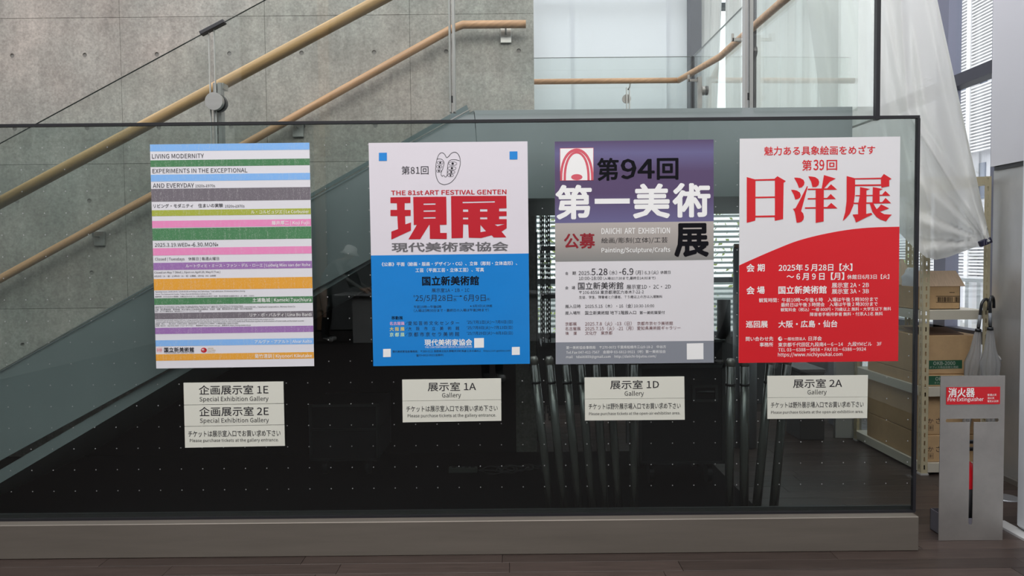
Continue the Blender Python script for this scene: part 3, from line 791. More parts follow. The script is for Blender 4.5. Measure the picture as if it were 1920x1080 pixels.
# plastic bag bulging out of the open box
bm = bmesh.new(); bmesh.ops.create_icosphere(bm, subdivisions=3, radius=1)
for v in bm.verts:
    d = v.co.copy(); v.co = V((x0+.085+.075*d.x, 4.74+.1*d.y, z1+.035+.085*d.z))+V((math.sin(d.z*9+d.x*5), 0, math.sin(d.x*11)))*.006
o = link('plastic_bag', bm, mat('clear_plastic_bag', (.7, .74, .8, 1), .25, trans=.5, alpha=.3), smooth=True); tag(o, 'crumpled clear plastic bag inside the open cardboard box', 'bag')

zb = zs[1]+.002
zB0 = at(1790, 700, 4.55).z; zB1 = at(1790, 628, 4.55).z
bC = carton(2.52, 2.89, 4.50, 5.2, zs[1]+.001, zB0-.002, 'closed cardboard box with green label, lower of the middle-shelf pair')
bB = carton(2.52, 2.885, 4.52, 5.22, zB0, zB1, 'cardboard box with a whole green label, upper of the middle-shelf pair')
bm = bmesh.new(); x0, x1 = 2.53, 2.80
quadbox('flap', mat('flap_brown', S(120, 92, 75), .85), [(x0, 4.55, zB1+.002), (x1, 4.55, zB1+.002), (x1-.0, 4.75, zB1+.03), (x0, 4.75, zB1+.03)], .003, bB)
zE = at(1750, 814, 4.53).z
bD = carton(2.52, 2.89, 4.51, 5.2, zE+.001, at(1750, 741, 4.53).z, 'cardboard box with large black kana, upper one on the bottom shelf')
bE = carton(2.52, 2.89, 4.50, 5.2, zs[2]+.001, zE-.001, 'cardboard box with large black kana, lower one on the bottom shelf')

SHEETS = []
def sheet(name_parent, Y):
    s = {'Y': Y, 'L': {}, 'parent': name_parent}; SHEETS.append(s); return s
M_GREENLAB = mat('green_label_ink', S(42, 92, 68), .5)
M_LABW = mat('label_white', S(180, 190, 180), .5)
s_ = sheet(bB, 4.5205)
P(s_, ('label_print', M_GREENLAB, .0004), [[(1738, 676), (1804, 675), (1804, 691), (1738, 692.5)]], .0006)
T(s_, ('lettering', M_LABW), 'OKB-2000', 1750, 1791, 681, .02)
T(s_, ('lettering', M_LABW), 'オフィス用品詰替え用紙', 1743, 1797, 688.5, .0)
s_ = sheet(bC, 4.5005)
P(s_, ('label_print', M_GREENLAB, .0004), [[(1738, 705), (1804, 704), (1804, 721), (1738, 722)]], .0006)
T(s_, ('lettering', M_LABW), 'OKB-2000', 1754, 1795, 710, .02)
T(s_, ('lettering', M_LABW), 'オフィス用品詰替え用紙', 1752, 1800, 717.5, .0)
for bx_, Yb, yk in ((bD, 4.5105, 789), (bE, 4.5005, 842)):
    s_ = sheet(bx_, Yb)
    T(s_, ('lettering', M_INK), 'か', 1740, 1750, yk); T(s_, ('lettering', M_INK), 'さ', 1755, 1764, yk)
    STROKE(s_, ('lettering', M_INK), [(1741, yk+8), (1750, yk+8), (1750, yk+18), (1741, yk+18)], .6, True)
    T(s_, ('lettering', M_INK), '割', 1742.5, 1748.5, yk+13)
s_ = sheet(b1, 4.5598)
STROKE(s_, ('barcode', M_INKB), [(1755.5, 555.5), (1800, 555.5), (1800, 567), (1755.5, 567)], .8, True)
x = 1758
while x < 1798:
    w = random.choice((.4, .8, 1.3)); P(s_, ('barcode', M_INKB), [[(x, 557), (x+w, 557), (x+w, 566), (x, 566)]]); x += w+random.choice((.5, .9))
    if 1786 < x < 1790: x = 1790
P(s_, ('barcode', M_INKB), [[(1780, 548), (1790, 548), (1790, 548.8), (1780, 548.8)]])

# ------------------------------------------------------------------ UMBRELLAS hooked over the shelf edge
def umbrella(px, pyc, lean, label, yoff, hookdir, seed):
    # px,pyc: collar position in the picture
    Y = RY0-.045+yoff; col = at(px, pyc, Y)
    t = empty('umbrella', col); tag(t, label, 'umbrella', None)
    ax = V((lean, 0, -1)).normalized(); up = -ax
    M_H = mat('black_hook_plastic', (.02, .022, .026, 1), .25)
    hk = [col, col+up*.06, col+up*.15]
    c0 = col+up*.15; r = .036
    side = V((hookdir, .45, 0)).normalized()
    for k in range(1, 10):
        a_ = math.pi*k/9; hk.append(c0+side*(r-r*math.cos(a_))+up*(r*math.sin(a_)*1.1))
    hk.append(hk[-1]+ax*.03)
    rel(TUBE('handle', M_H, hk, .0085, seg=12), t)
    rel(TUBE('grip_sleeve', mat('clear_sleeve', (.25, .27, .3, 1), .2), [col+up*.02, col+up*.095], .0095, seg=12), t)
    rel(TUBE('collar', M_H, [col+ax*.006, col-ax*.012], [.018, .015], seg=14), t)
    bm = bmesh.new(); rnd = random.Random(seed); rings = []
    prof = [(0, .013), (.04, .018), (.12, .026), (.2, .045), (.27, .040), (.33, .028), (.5, .022), (.7, .012)]
    seg = 48
    e1_ = V((1, 0, lean)).normalized(); e2_ = V((0, 1, 0))
    for d_, r_ in prof:
        rings.append([bm.verts.new(col+ax*d_+(e1_*math.cos(6.283*k/seg)+e2_*math.sin(6.283*k/seg))*r_*(1+.22*math.sin(k*6.283/seg*8+d_*9))) for k in range(seg)])
    for a_, b_ in zip(rings, rings[1:]):
        for k in range(seg): bm.faces.new((a_[k], a_[(k+1) % seg], b_[(k+1) % seg], b_[k]))
    rel(link('canopy', bm, mat('clear_vinyl', (.62, .63, .64, 1), .25, trans=.35, alpha=.45), smooth=True), t)
    rel(TUBE('shaft', M_STEEL3, [col, col+ax*.76], .004, seg=8), t)
    return t
u1 = umbrella(1834, 620, -.11, 'clear vinyl umbrella hooked on the shelf edge, left of the two', -.01, 1, 1)
u1.location = u1.location
u2 = umbrella(1856.5, 617, .02, 'clear vinyl umbrella with tied canopy, right of the two', -.115, .5, 2)
q = at(1868, 664, 4.34); rel(TUBE('tie_strap', mat('white_strap', (.6, .6, .6, 1), .4), [q, at(1874, 671, 4.32), at(1877, 677, 4.32)], [.004, .007, .006], seg=8), u2)

# ------------------------------------------------------------------ FIRE EXTINGUISHER STAND
YE = 3.43
A_ = at(1761, 1022, YE); sx0 = at(1761.5, 870, YE).x; sx1 = at(1882, 870, YE).x; sz1 = at(1825, 704.5, YE).z
es = empty('extinguisher_stand', ((sx0+sx1)/2, YE, 0)); tag(es, 'brushed steel fire extinguisher stand with T-shaped slot and red sign', 'stand')
def X_(px, py): return at(px, py, YE).x
def Z_(px, py): return at(px, py, YE).z
hzA, hzB = Z_(1824, 791.5), Z_(1824, 785); hxa, hxb = X_(1773, 788), X_(1873, 788)
vxa, vxb = X_(1817.7, 850), X_(1825.2, 850); vzb = Z_(1820, 984)
rr = (hzB-hzA)/2
Tl = [(vxa, hzA), (vxa, vzb+.008), (vxa+.004, vzb), (vxb-.004, vzb), (vxb, vzb+.008), (vxb, hzA), (hxb-rr*.5, hzA), (hxb, hzA+rr), (hxb-rr*.5, hzB), (hxa+rr*.5, hzB), (hxa, hzA+rr), (hxa+rr*.5, hzA)]
rel(plate('front_plate', M_STEEL3, [[(sx0, 0.001), (sx1, 0.001), (sx1, sz1), (sx0, sz1)], Tl], YE, YE+.003), es)
bm = bmesh.new(); tx0, tx1, ty0, ty1 = sx0+.045, sx1-.02, YE+.004, YE+.15
box(bm, tx0, tx0+.003, ty0, ty1, .001, .105); box(bm, tx1-.003, tx1, ty0, ty1, .001, .105); box(bm, tx0, tx1, ty1-.003, ty1, .001, .105); box(bm, tx0, tx1, ty0, ty1, .001, .004); box(bm, tx0, tx1, ty0-.001, ty0+.002, .001, .105)
rel(link('tray', bm, mat('tray_grey', S(120, 118, 128), .5, .3)), es)
sgn = rel(BX('sign_plate', M_RED, X_(1774, 742), X_(1874.5, 742), YE-.0025, YE-.0005, Z_(1824, 758), Z_(1824, 725.5)), es)
s_ = sheet(es, YE-.0026)
off = (1680, 680); k_ = 2.7
def ZT(s, lay, txt, x0, x1, yc, bold=0, h=None, off=off, k=k_): T(s, lay, txt, off[0]+x0/k, off[0]+x1/k, off[1]+yc/k, bold, None if h is None else h/k)
WL = ('lettering', M_INKW)
ZT(s_, WL, '消火器', 266, 398, 151, .03, 46); ZT(s_, WL, 'Fire Extinguisher', 262, 443, 188, .018, 26)
ZT(s_, WL, '普通火災', 463, 509, 163, .01); ZT(s_, WL, '油火災', 463, 498, 179, .01); ZT(s_, WL, '電気火災用', 463, 518, 195, .01)
ex = empty('fire_extinguisher', ((tx0+tx1)/2, YE+.075, .005)); tag(ex, 'red fire extinguisher with black lower label standing behind the slotted steel plate', 'fire extinguisher')
cxx, cyy = (tx0+tx1)/2-.01, YE+.075
rel(TUBE('cylinder', M_RED, [(cxx, cyy, .005), (cxx, cyy, .30), (cxx, cyy, .345), (cxx, cyy, .37)], [.062, .062, .05, .02], seg=28), ex)
rel(TUBE('label_band', mat('black_label', (.01, .01, .012, 1), .4), [(cxx, cyy, .04), (cxx, cyy, .24)], .0628, seg=28), ex)
rel(TUBE('valve', M_STEEL2, [(cxx, cyy, .37), (cxx, cyy, .41)], .014, seg=12), ex)
rel(BX('lever', M_BLACK, cxx-.02, cxx+.07, cyy-.012, cyy+.012, .41, .425, b=.003), ex)
rel(BX('lever', M_BLACK, cxx-.02, cxx+.08, cyy-.012, cyy+.012, .445, .46, b=.003), ex)
rel(TUBE('hose', M_BLACK, [(cxx-.014, cyy, .39), (cxx-.06, cyy, .42), (cxx-.078, cyy, .36), (cxx-.078, cyy, .2)], .008, seg=10), ex)
fc = atZ(1886, 934, 0); bm = bmesh.new(); tube(bm, [(fc.x, fc.y, .0012), (fc.x, fc.y, .006)], [.07, .064], 28); o = link('floor_outlet_cover', bm, mat('cover_metal', (.35, .36, .38, 1), .35, .6)); tag(o, 'round metal floor outlet cover beside the steel wall lining', 'cover')
# white sliding frame at far right + threshold
dj = BX('door_1', mat('white_aluminium', (.72, .76, .80, 1), .35, .1), 2.452, 2.53, 2.45, 3.56, .012, 3.6, b=.02); tag(dj, kind='structure')
tr = BX('trim_2', mat('threshold_aluminium', (.7, .7, .7, 1), .3, .4), 2.40, 2.47, 2.3, 3.66, 0, .011); tag(tr, kind='structure')

# ------------------------------------------------------------------ THINGS UNDER THE STAIR
def poles(spec, grp):
    for i, (xt, yt, xb, lb) in enumerate(spec):
        Yt, Yb = 3.50, 3.47
        tp = at(xt, yt, Yt); dirn = at(xb, 968, Yb)
        bt = tp+(dirn-tp)*((tp.z-.006)/(tp.z-dirn.z)); ax = (tp-bt)
        t = empty('stanchion_pole', bt); tag(t, lb, 'pole', grp)
        rel(TUBE('tube', M_TUBE, [bt+ax*.14, bt+ax*.955], .0212, seg=24), t)
        rel(TUBE('foot', M_TUBE, [bt, bt+ax*.05, bt+ax*.14], [.017, .017, .0165], seg=20), t)
        q = bt+ax*(1-.13/ (ax.length)); rel(TUBE('collar', M_BLACK, [q, q+ax*.012], .0235, seg=20), t)
        rel(TUBE('top_cap', M_STEEL3, [bt+ax*.956, bt+ax*.985, tp], [.021, .021, .015], seg=20), t)
ordn = ['first', 'second', 'third', 'fourth', 'fifth', 'sixth']
A_sp = [(1000, 668, 1033), (1029, 668, 1059), (1059, 668, 1087), (1087, 668, 1112), (1115, 668, 1136), (1142, 668, 1160), (1187, 668, 1189)]
lbA = ['black glossy pole leaning behind the glass, leftmost of the left bundle', 'black glossy pole, second from the left in the left bundle', 'black glossy pole, third from the left in the left bundle', 'black glossy pole, fourth of seven in the left bundle', 'black glossy pole, fifth from the left in the left bundle', 'black glossy pole, sixth from the left in the left bundle', 'upright black glossy pole, rightmost of the left bundle']
poles([(a, b, c, l) for (a, b, c), l in zip(A_sp, lbA)], 'black poles behind the glass under the purple poster')
B_sp = [(1370, 672, 1367), (1396, 672, 1395), (1446, 668, 1417), (1477, 668, 1449)]
lbB = ['upright black glossy pole beside the black equipment case', 'upright black glossy pole, second from the case', 'black glossy pole leaning right, third of the bundle under the red poster', 'black glossy pole leaning right, farthest right under the red poster']
poles([(a, b, c, l) for (a, b, c), l in zip(B_sp, lbB)], 'black poles behind the glass under the red poster')

def case(x0, x1, y0, y1, z0, z1, label, handle=True):
    t = empty('equipment_case', (x0, y0, 0)); tag(t, label, 'case')
    rel(BX('body', mat('case_black', (.022, .024, .028, 1), .45), x0, x1, y0, y1, z0, z1-.15, b=.004), t)
    rel(BX('lid', mat('case_black', (.022, .024, .028, 1), .45), x0, x1, y0, y1, z1-.148, z1, b=.004), t)
    M_ = mat('case_edging', (.10, .105, .11, 1), .35, .7)
    for x in (x0, x1):
        for y_ in (y0, y1): rel(BX('edge_angle', M_, x-.012*(x == x1)-.004, x+.012*(x == x0)+.004, y_-.004, y_+.004, z0, z1), t)
    for z in (z0, z1-.15, z1): rel(BX('edge_angle', M_, x0-.004, x1+.004, y0-.004, y0+.004, z-.008, z+.008), t)
    if handle:
        c = at(1322, 738, y0); w, h = .075, .05
        rel(plate('handle_dish', M_, [[(c.x-w, c.z-h), (c.x+w, c.z-h), (c.x+w, c.z+h), (c.x-w, c.z+h)], [(c.x-w+.016, c.z-h+.016), (c.x-w+.016, c.z+h-.016), (c.x+w-.016, c.z+h-.016), (c.x+w-.016, c.z-h+.016)]], y0-.006, y0-.0005), t)
        rel(TUBE('handle', mat('case_edging', (.1, .1, .1, 1), .35), [(c.x-.05, y0-.012, c.z+.012), (c.x+.05, y0-.012, c.z+.012)], .008, seg=10), t)
    for x in (x0+.08, x1-.08):
        for y_ in (y0+.07, y1-.07):
            cs = BX('caster_plate', M_, x-.03, x+.03, y_-.03, y_+.03, z0-.02, z0); rel(cs, t)
            bm = bmesh.new(); rr_ = (z0-.02)/2; tube(bm, [(x-.014, y_, rr_+.002), (x+.014, y_, rr_+.002)], rr_, 20); rel(link('caster_wheel', bm, M_BLACK), t)
    return t
case(.74, 1.245, 4.30, 4.78, .14, .86, 'black road case with recessed handle and casters behind the right pole bundle')
case(-1.27, -.84, 4.55, 4.98, .11, .45, 'low black case on casters against the darkened wall under the stair', handle=False)
# grey shape left of window strip: rear cabinet
o = empty('cabinet', (.03, 5.5, 0)); 
tag(o, 'charcoal storage cabinet in the gap beside the blue and white poster', 'cabinet')
rel(BX('body', M_CHAR, .05, .19, 5.42, 5.9, 0, 1.55, b=.004), o); rel(BX('door', M_CHAR, .055, .185, 5.405, 5.419, .05, 1.5, b=.003), o)
# dark rack behind the purple poster
rk2 = empty('shelf_rack', (.25, 6.1, 0)); tag(rk2, 'dark slotted rack in the strip of window left of the purple poster', 'rack')
for x in (at(1015, 500, 6.1).x, at(1023, 500, 6.4).x, .75):
    for y_ in (6.1, 6.4):
        bm = bmesh.new(); perf_strip(bm, V((x, y_, 0)), V((1, 0, 0)), .026, 0, 1.75, .002, V((0, 1, 0)), slot=.008, pitch=.04, sh=.02); rel(link('post', bm, M_CHAR), rk2)
for z in (.62, 1.02, 1.42): rel(BX('shelf', M_CHAR, .24, .78, 6.08, 6.44, z, z+.035), rk2)
# wrapped roll next to the red poster
rl = at(1381, 560, 5.2)
ro = empty('wrapped_roll', (rl.x+.05, 5.2, .0)); tag(ro, 'tall pale wrapped roll with faint printed marks left of the red poster', 'roll')
ztop = at(1381, 465, 5.2).z
rel(TUBE('wrap', mat('pale_wrap', S(150, 158, 165), .4), [(rl.x+.06, 5.2, .002), (rl.x+.06, 5.2, ztop)], .082, seg=28), ro)
rel(TUBE('core', M_CHAR, [(rl.x+.0, 5.2, ztop), (rl.x+.0, 5.2, ztop+.03)], .02, seg=12), ro)
for k in range(4):
    z = ztop-.12-.27*k
    rel(BX('printed_mark', M_INKG, rl.x+.02, rl.x+.035, 5.2-.078, 5.2-.073, z, z+.07), ro)
# dark cylinder bin between window and roll
bi = TUBE('umbrella_bin', M_CHAR, [at(1357, 640, 5.6)*1, V((at(1357, 640, 5.6).x, 5.6, at(1357, 562, 5.6).z))], .05, seg=20)
bi.data.transform(Matrix.Identity(4)); tag(bi, 'dark cylinder standing before the louvred window, left of the wrapped roll', 'bin')
# objects seen low at the right through the glass
a = at(1500, 829, 5.35); b = at(1546, 829, 5.35)
o = empty('storage_box', (a.x, 5.35, 0)); tag(o, 'dark grey storage box on the floor behind the glass, below the red poster', 'box')
rel(BX('body', mat('box_dark', (.05, .05, .052, 1), .6), a.x, b.x, 5.35, 5.75, .001, .5, b=.006), o); rel(BX('lid', mat('box_lid', (.07, .07, .072, 1), .5), a.x-.006, b.x+.006, 5.344, 5.756, .5, .525, b=.003), o)
a = at(1572, 829, 5.35); b = at(1622, 829, 5.35)
o = BX('white_board', mat('board_white', (.42, .42, .41, 1), .6), a.x, b.x, 5.40, 5.44, .001, .95, b=.003); tag(o, 'pale board standing on the floor left of the beige rack, behind the glass', 'board')
o = BX('floor_shadow_sheet', mat('floor_shadow_black', (.004, .004, .005, 1), .9, spec=.1), -3.1, 1.30, YG+.075, 5.09, .0008, .004); tag(o, 'added black sheet deepening the shade on the floor beneath the stair, behind the glass', 'shadow sheet')  # near-black sheet added so the floor under the stair reads as deep shade
# power strip and cable coil
ps = at(868, 864, 4.62)
M_PS = mat('power_strip_grey', (.10, .11, .10, 1), .5)
o = empty('power_strip', (ps.x, 4.62, 0)); tag(o, 'grey power strip lying on the dark floor under the stair', 'power strip')
rel(BX('body', M_PS, ps.x-.09, ps.x+.09, 4.60, 4.645, .001, .035, b=.004), o)
for k in range(4): rel(BX('socket', M_BLACK, ps.x-.07+k*.04, ps.x-.045+k*.04, 4.61, 4.635, .035, .0358), o)
pts = []
rnd = random.Random(5)
for k in range(120):
    t = k/119; an = t*6.283*4.5
    pts.append(V((ps.x+.22+.20*t+(.10+.04*math.sin(t*17))*math.cos(an), 4.62+.06*math.sin(an)+.02*math.sin(t*31), .006+.02*t+.012*math.sin(an*2.3)**2)))
pts = [V((ps.x+.09, 4.62, .015))]+pts
o = TUBE('cable', mat('cable_grey', (.05, .05, .05, 1), .5), pts, .004, seg=6); tag(o, 'tangled grey cable coiled beside the power strip', 'cable')

# ------------------------------------------------------------------ PEOPLE AND COUNTER behind the camera, mirrored in the glass
def person(name, loc, rz, J, R_, E, cut, mats, label):
    bm = bmesh.new(); ids = {k: bm.verts.new(v) for k, v in J.items()}
    for a_, b_ in E: bm.edges.new((ids[a_], ids[b_]))
    bm.verts.index_update(); me = bpy.data.meshes.new(name); bm.to_mesh(me); bm.free()
    o = bpy.data.objects.new(name, me); C.objects.link(o)
    md = o.modifiers.new('skin', 'SKIN'); o.modifiers.new('sub', 'SUBSURF').levels = 2
    for i, k in enumerate(J):
        rr = R_[k] if isinstance(R_[k], tuple) else (R_[k], R_[k])
        o.data.skin_vertices[0].data[i].radius = rr
    o.data.skin_vertices[0].data[list(J).index('pelvis')].use_root = True
    bpy.context.view_layer.update()
    me2 = bpy.data.meshes.new_from_object(o.evaluated_get(bpy.context.evaluated_depsgraph_get()))
    o.modifiers.clear(); o.data = me2
    for m in mats: me2.materials.append(m)
    for p in me2.polygons:
        p.use_smooth = True; p.material_index = cut(p.center)
    o.location = loc; o.rotation_euler = (0, 0, rz); tag(o, label, 'person'); return o
def skeleton(walk=0, bend=0):
    J = {'pelvis': (0, 0, .93)}; R_ = {'pelvis': (.15, .12)}; E = []
    b = bend
    def add(k, p, r, par): J[k] = p; R_[k] = r; E.append((par, k))
    add('waist', (.04*b, 0, 1.08-.01*b), (.14, .11), 'pelvis'); add('chest', (.20*b, 0, 1.30-.05*b), (.16, .12), 'waist')
    add('neck', (.34*b, 0, 1.47-.10*b), .055, 'chest'); add('jaw', (.39*b+.02, 0, 1.55-.13*b), .06, 'neck'); add('head', (.43*b+.01, 0, 1.63-.16*b), .092, 'jaw'); add('crown', (.45*b, 0, 1.70-.17*b), .07, 'head')
    for sd_, n_ in ((1, 'l'), (-1, 'r')):
        w = walk*sd_
        add(n_+'sh', (.25*b, .19*sd_, 1.40-.08*b), .062, 'chest'); add(n_+'el', (.36*b-.1*w, .25*sd_, 1.14-.06*b), .045, n_+'sh'); add(n_+'wr', (.60*b+.02-.12*w, .20*sd_, .91+.0*b), .030, n_+'el')
        add(n_+'palm', (.67*b+.03-.12*w, .19*sd_, .86), (.040, .018), n_+'wr')
        for f_ in range(4):
            add(n_+'f%d' % f_, (.70*b+.04-.12*w, (.19+.020*(f_-1.5))*sd_, .815+.004*abs(f_-1)), .0095, n_+'palm'); add(n_+'g%d' % f_, (.72*b+.03-.12*w, (.19+.022*(f_-1.5))*sd_, .785+.006*abs(f_-1)), .008, n_+'f%d' % f_)
        add(n_+'th', (.70*b+.055-.12*w, (.19-.045)*sd_, .85), .010, n_+'palm')
        add(n_+'hip', (.0, .10*sd_, .86), .095, 'pelvis'); add(n_+'kn', (.14*w+.03, .10*sd_, .49), .065, n_+'hip'); add(n_+'an', (.30*w-.02, .10*sd_, .10), .045, n_+'kn'); add(n_+'toe', (.30*w+.15, .115*sd_, .035), (.045, .032), n_+'an')
    return J, R_, E
M_SKIN = mat('skin', (.55, .38, .28, 1), .5); M_JACK = mat('patterned_grey_jacket', (.20, .21, .20, 1), .9, noise=(30, .5, 3)); M_TROU = mat('black_trousers', (.02, .02, .022, 1), .9); M_SHOE = mat('grey_shoes', (.5, .5, .5, 1), .6)
def cutf(b):
    return lambda c: (3 if c.z < .085 else 2 if c.z < .96 and abs(c.y) < .22 and c.x < .25*max(b, .9) and not (abs(c.y) > .155) else 0 if (c.z > 1.47-.10*b or c.z < .90) else 1)
J, R_, E = skeleton(.0, 1.0)
pp_ = person('person', (-3.10, -5.45, 0), 0, J, R_, E, cutf(1.0), [M_SKIN, M_JACK, M_TROU, M_SHOE], 'person in white bucket hat and grey jacket bending over a counter, mirrored in the glass')
hx, hz = .45, 1.50
bm = bmesh.new(); tube(bm, [(hx-.03, 0, hz-.045), (hx-.02, 0, hz+.0), (hx, 0, hz+.075), (hx+.01, 0, hz+.10)], [.165, .112, .098, .06], 28); hat = link('hat', bm, mat('white_cloth', (.85, .85, .82, 1), .9), pp_, smooth=True)
bm = bmesh.new(); tube(bm, [(.33, -.13, 1.25), (.42, -.15, 1.08), (.47, -.15, .92)], [.05, .11, .10], 16); bgm = link('shoulder_bag', bm, M_TROU, pp_, smooth=True)
J, R_, E = skeleton(1.0, .05)
person('person', (2.75, -2.2, 0), math.radians(8), J, R_, E, cutf(.1), [M_SKIN, mat('dark_coat', (.03, .03, .035, 1), .9), M_TROU, M_SHOE], 'person in dark clothes and grey shoes walking past, mirrored below the red poster')
J, R_, E = skeleton(.35, .1)
person('person', (-.22, -1.25, 0), math.radians(75), J, R_, E, cutf(.1), [M_SKIN, mat('dark_coat', (.03, .03, .035, 1), .9), M_TROU, M_SHOE], 'person in black trousers and dark shoes standing, mirrored below the blue poster')
ct = empty('counter', (-2.6, -5.5, 0)); tag(ct, 'pale counter with overhanging top, mirrored in the glass beside the blue poster', 'counter')
rel(BX('body', mat('counter_grey', (.42, .42, .42, 1), .5), -2.62, .6, -5.9, -5.3, 0, .77), ct); rel(BX('top', mat('counter_top', (.5, .5, .5, 1), .4), -2.90, .7, -5.98, -5.2, .775, .81, b=.004), ct)

# ------------------------------------------------------------------ POSTERS
def poster(name, corners, m, label, Y=YG-.003, cat='poster', th=.0022):
    cs = [at(x, y, Y) for x, y in corners]      # TL TR BR BL
    bm = bmesh.new(); a = [bm.verts.new(c) for c in cs]; b = [bm.verts.new(c+V((0, th, 0))) for c in cs]
    bm.faces.new(a); bm.faces.new(b[::-1])
    for i in range(4): j = (i+1) % 4; bm.faces.new((a[i], b[i], b[j], a[j]))
    o = link(name, bm, m); tag(o, label, cat)
    s = sheet(o, Y); s['c'] = corners; return s
def band(s, t0, t1, layer, dy, u0=0, u1=1):
    TL, TR, BR, BL = [Vector(c) for c in s['c']]
    def q(u, t): 
        l_ = TL+(BL-TL)*t; r_ = TR+(BR-TR)*t; return tuple(l_+(r_-l_)*u)
    P(s, layer, [[q(u0, t0), q(u1, t0), q(u1, t1), q(u0, t1)]], dy)

# --- poster 1: striped
s = poster('poster', [(281, 271), (580, 267.5), (589, 686.5), (293, 691)], M_WHITEP, 'white poster with many coloured woven-look stripes, farthest left')
cols = {'b': S(120, 168, 225, K), 'g': S(66, 118, 78, K), 'k': S(104, 98, 106, K), 'o': S(154, 162, 60, K), 'p': S(216, 128, 176, K), 'v': S(142, 102, 162, K), 'y': S(212, 150, 48, K)}
wm = {k: woven('woven_'+k, c) for k, c in cols.items()}
st_ = [(270.9, 284, 'b'), (300.7, 313.2, 'g'), (327.7, 340.5, 'b'), (354.3, 378.4, 'k'), (394.3, 405.4, 'o'), (414.4, 427.3, 'p'), (428.4, 451.2, 'g'), (465.5, 479.2, 'p'), (493, 506.6, 'v'), (523.2, 544.5, 'y'), (559.4, 571.8, 'g'), (587.1, 598.8, 'k'), (614.8, 626.5, 'v'), (638.2, 649.5, 'b'), (664.4, 676.5, 'y')]
for i, (a, b, c) in enumerate(st_): band(s, (a-271)/420, (b-271)/420, ('stripe', wm[c], i), .0004)
D = ('lettering', M_INK); Wt = ('white_lettering', M_INKW)
kz = 4.697
def zA(txt, x0, x1, yc, lay=D, bold=.0, h=None): ZT(s, lay, txt, x0, x1, yc, bold, h, (270, 250), kz)
zA('LIVING MODERNITY', 70, 527, 200); zA('EXPERIMENTS IN THE EXCEPTIONAL', 75, 910, 328); zA('AND EVERYDAY', 78, 440, 459); zA('1920s–1970s', 452, 626, 462)
zA('リビング・モダニティ　住まいの実験', 82, 695, 637, bold=.01); zA('1920s–1970s', 713, 885, 641)
zA('ル・コルビュジエ | Le Corbusier', 942, 1453, 694, Wt, .012); zA('藤井厚二 | Koji Fujii', 1125, 1456, 791, Wt, .012)
zA('2025.3.19.WED', 95, 384, 982); zA('水', 387, 408, 985, bold=.02); zA('–6.30.MON', 414, 634, 979); zA('月', 637, 652, 984, bold=.02)
def zB(txt, x0, x1, yc, lay=D, bold=.0, h=None): ZT(s, lay, txt, x0, x1, yc, bold, h, (270, 470), kz)
zB('Closed | Tuesdays　休館日 | 毎週火曜日', 97, 660, 75)
zB('ルートヴィヒ・ミース・ファン・デル・ローエ | Ludwig Mies van der Rohe', 367, 1465, 132, Wt, .012)
zB('Closed on May 7 (Wed.), Open on April 29, May 6 (Tue.)', 90, 672, 191); zB('4月29日（火・祝）と5月6日（火・祝）は開館、5月7日（水）は休館', 90, 632, 223)
zB('Opening hours: 10:00–18:00 / 10:00–20:00 on Fridays and Saturdays. *Last admission 30 minutes before closing', 98, 890, 360)
zB('Venue: The National Art Center, Tokyo (Special Exhibition Gallery 1E, 2E)', 98, 593, 383)
zB('開館時間：10:00–18:00 ※毎週金・土曜日は20:00まで ※入場は閉館の30分前まで 会場：国立新美術館 企画展示室1E・2E（東京・六本木）', 98, 970, 401)
zB('土浦亀城 | Kameki Tsuchiura', 955, 1472, 437, Wt, .012)
zB('Organized by The National Art Center, Tokyo, The Tokyo Shimbun, Japan Arts Council, Agency for Cultural Affairs, Government of Japan', 98, 870, 488)
zB('With the sponsorship of TAJIMA CORPORATION, YKK AP Inc., With the cooperation of YAMAGIWA, CASSINA IXC., Takahashi Corporation, Shimizu Octo Co.', 98, 1335, 499)
zB('主催：国立新美術館、東京新聞、独立行政法人日本芸術文化振興会、文化庁　協賛：株式会社竹中工務店、YKK AP株式会社', 98, 955, 516)
zB('協力：タジマ工業株式会社、株式会社カッシーナ・イクスシー、山際', 98, 505, 534)
zB('リナ・ボ・バルディ | Lina Bo Bardi', 932, 1475, 567, Wt, .012)
zB('Admission (tax included): Adults 1,800 yen, College students 1,000 yen, High school students 500 yen. *Visitors who are junior high school students and younger are free', 103, 1145, 610)
zB('Visitors with disability certificates are free along with one attendant. Inquiries: (+81) 47-316-2772 (Hello Dial) Reduction applies on presentation of ticket stubs at the ticket counter', 103, 1410, 625)
zB('観覧料（税込）：一般1,800円、大学生1,000円、高校生500円　※中学生以下は入場無料　※障害者手帳をご持参の方は無料', 103, 830, 643)
zB('お問い合わせ：050-5541-8600（ハローダイヤル）　美術館HP https://www.nact.jp/　展覧会HP https://living-modernity.jp', 103, 940, 660)
zB('アルヴァ・アアルト | Alvar Aalto', 975, 1478, 803, Wt, .012)
PK = ('emblem', mat('pink_ink', S(215, 120, 120, K), .5))
ex_ = lambda x: 270+x/kz; ey_ = lambda y: 470+y/kz
for x in (116, 122, 134, 142, 148, 156): STROKE(s, PK, [(ex_(x), ey_(862)), (ex_(x), ey_(895))], .45)
for y_ in (860, 872, 880): STROKE(s, PK, [(ex_(111), ey_(y_)), (ex_(160), ey_(y_-3))], .45)
zB('国立新美術館', 177, 440, 872, bold=.01); 
zB('国 立 新 美 術 館', 177, 440, 872)
zB('THE NATIONAL ART CENTER, TOKYO', 178, 440, 900)
RDm = ('emblem_red', mat('deep_red_ink', S(180, 30, 40, K), .5))
P(s, RDm, [ell(ex_(527), ey_(876), 5.6, 4.6), ell(ex_(520), ey_(874), 3.0, 2.2)[::-1]])
STROKE(s, RDm, [(ex_(503), ey_(882)), (ex_(525), ey_(876)), (ex_(548), ey_(866))], 1.1)
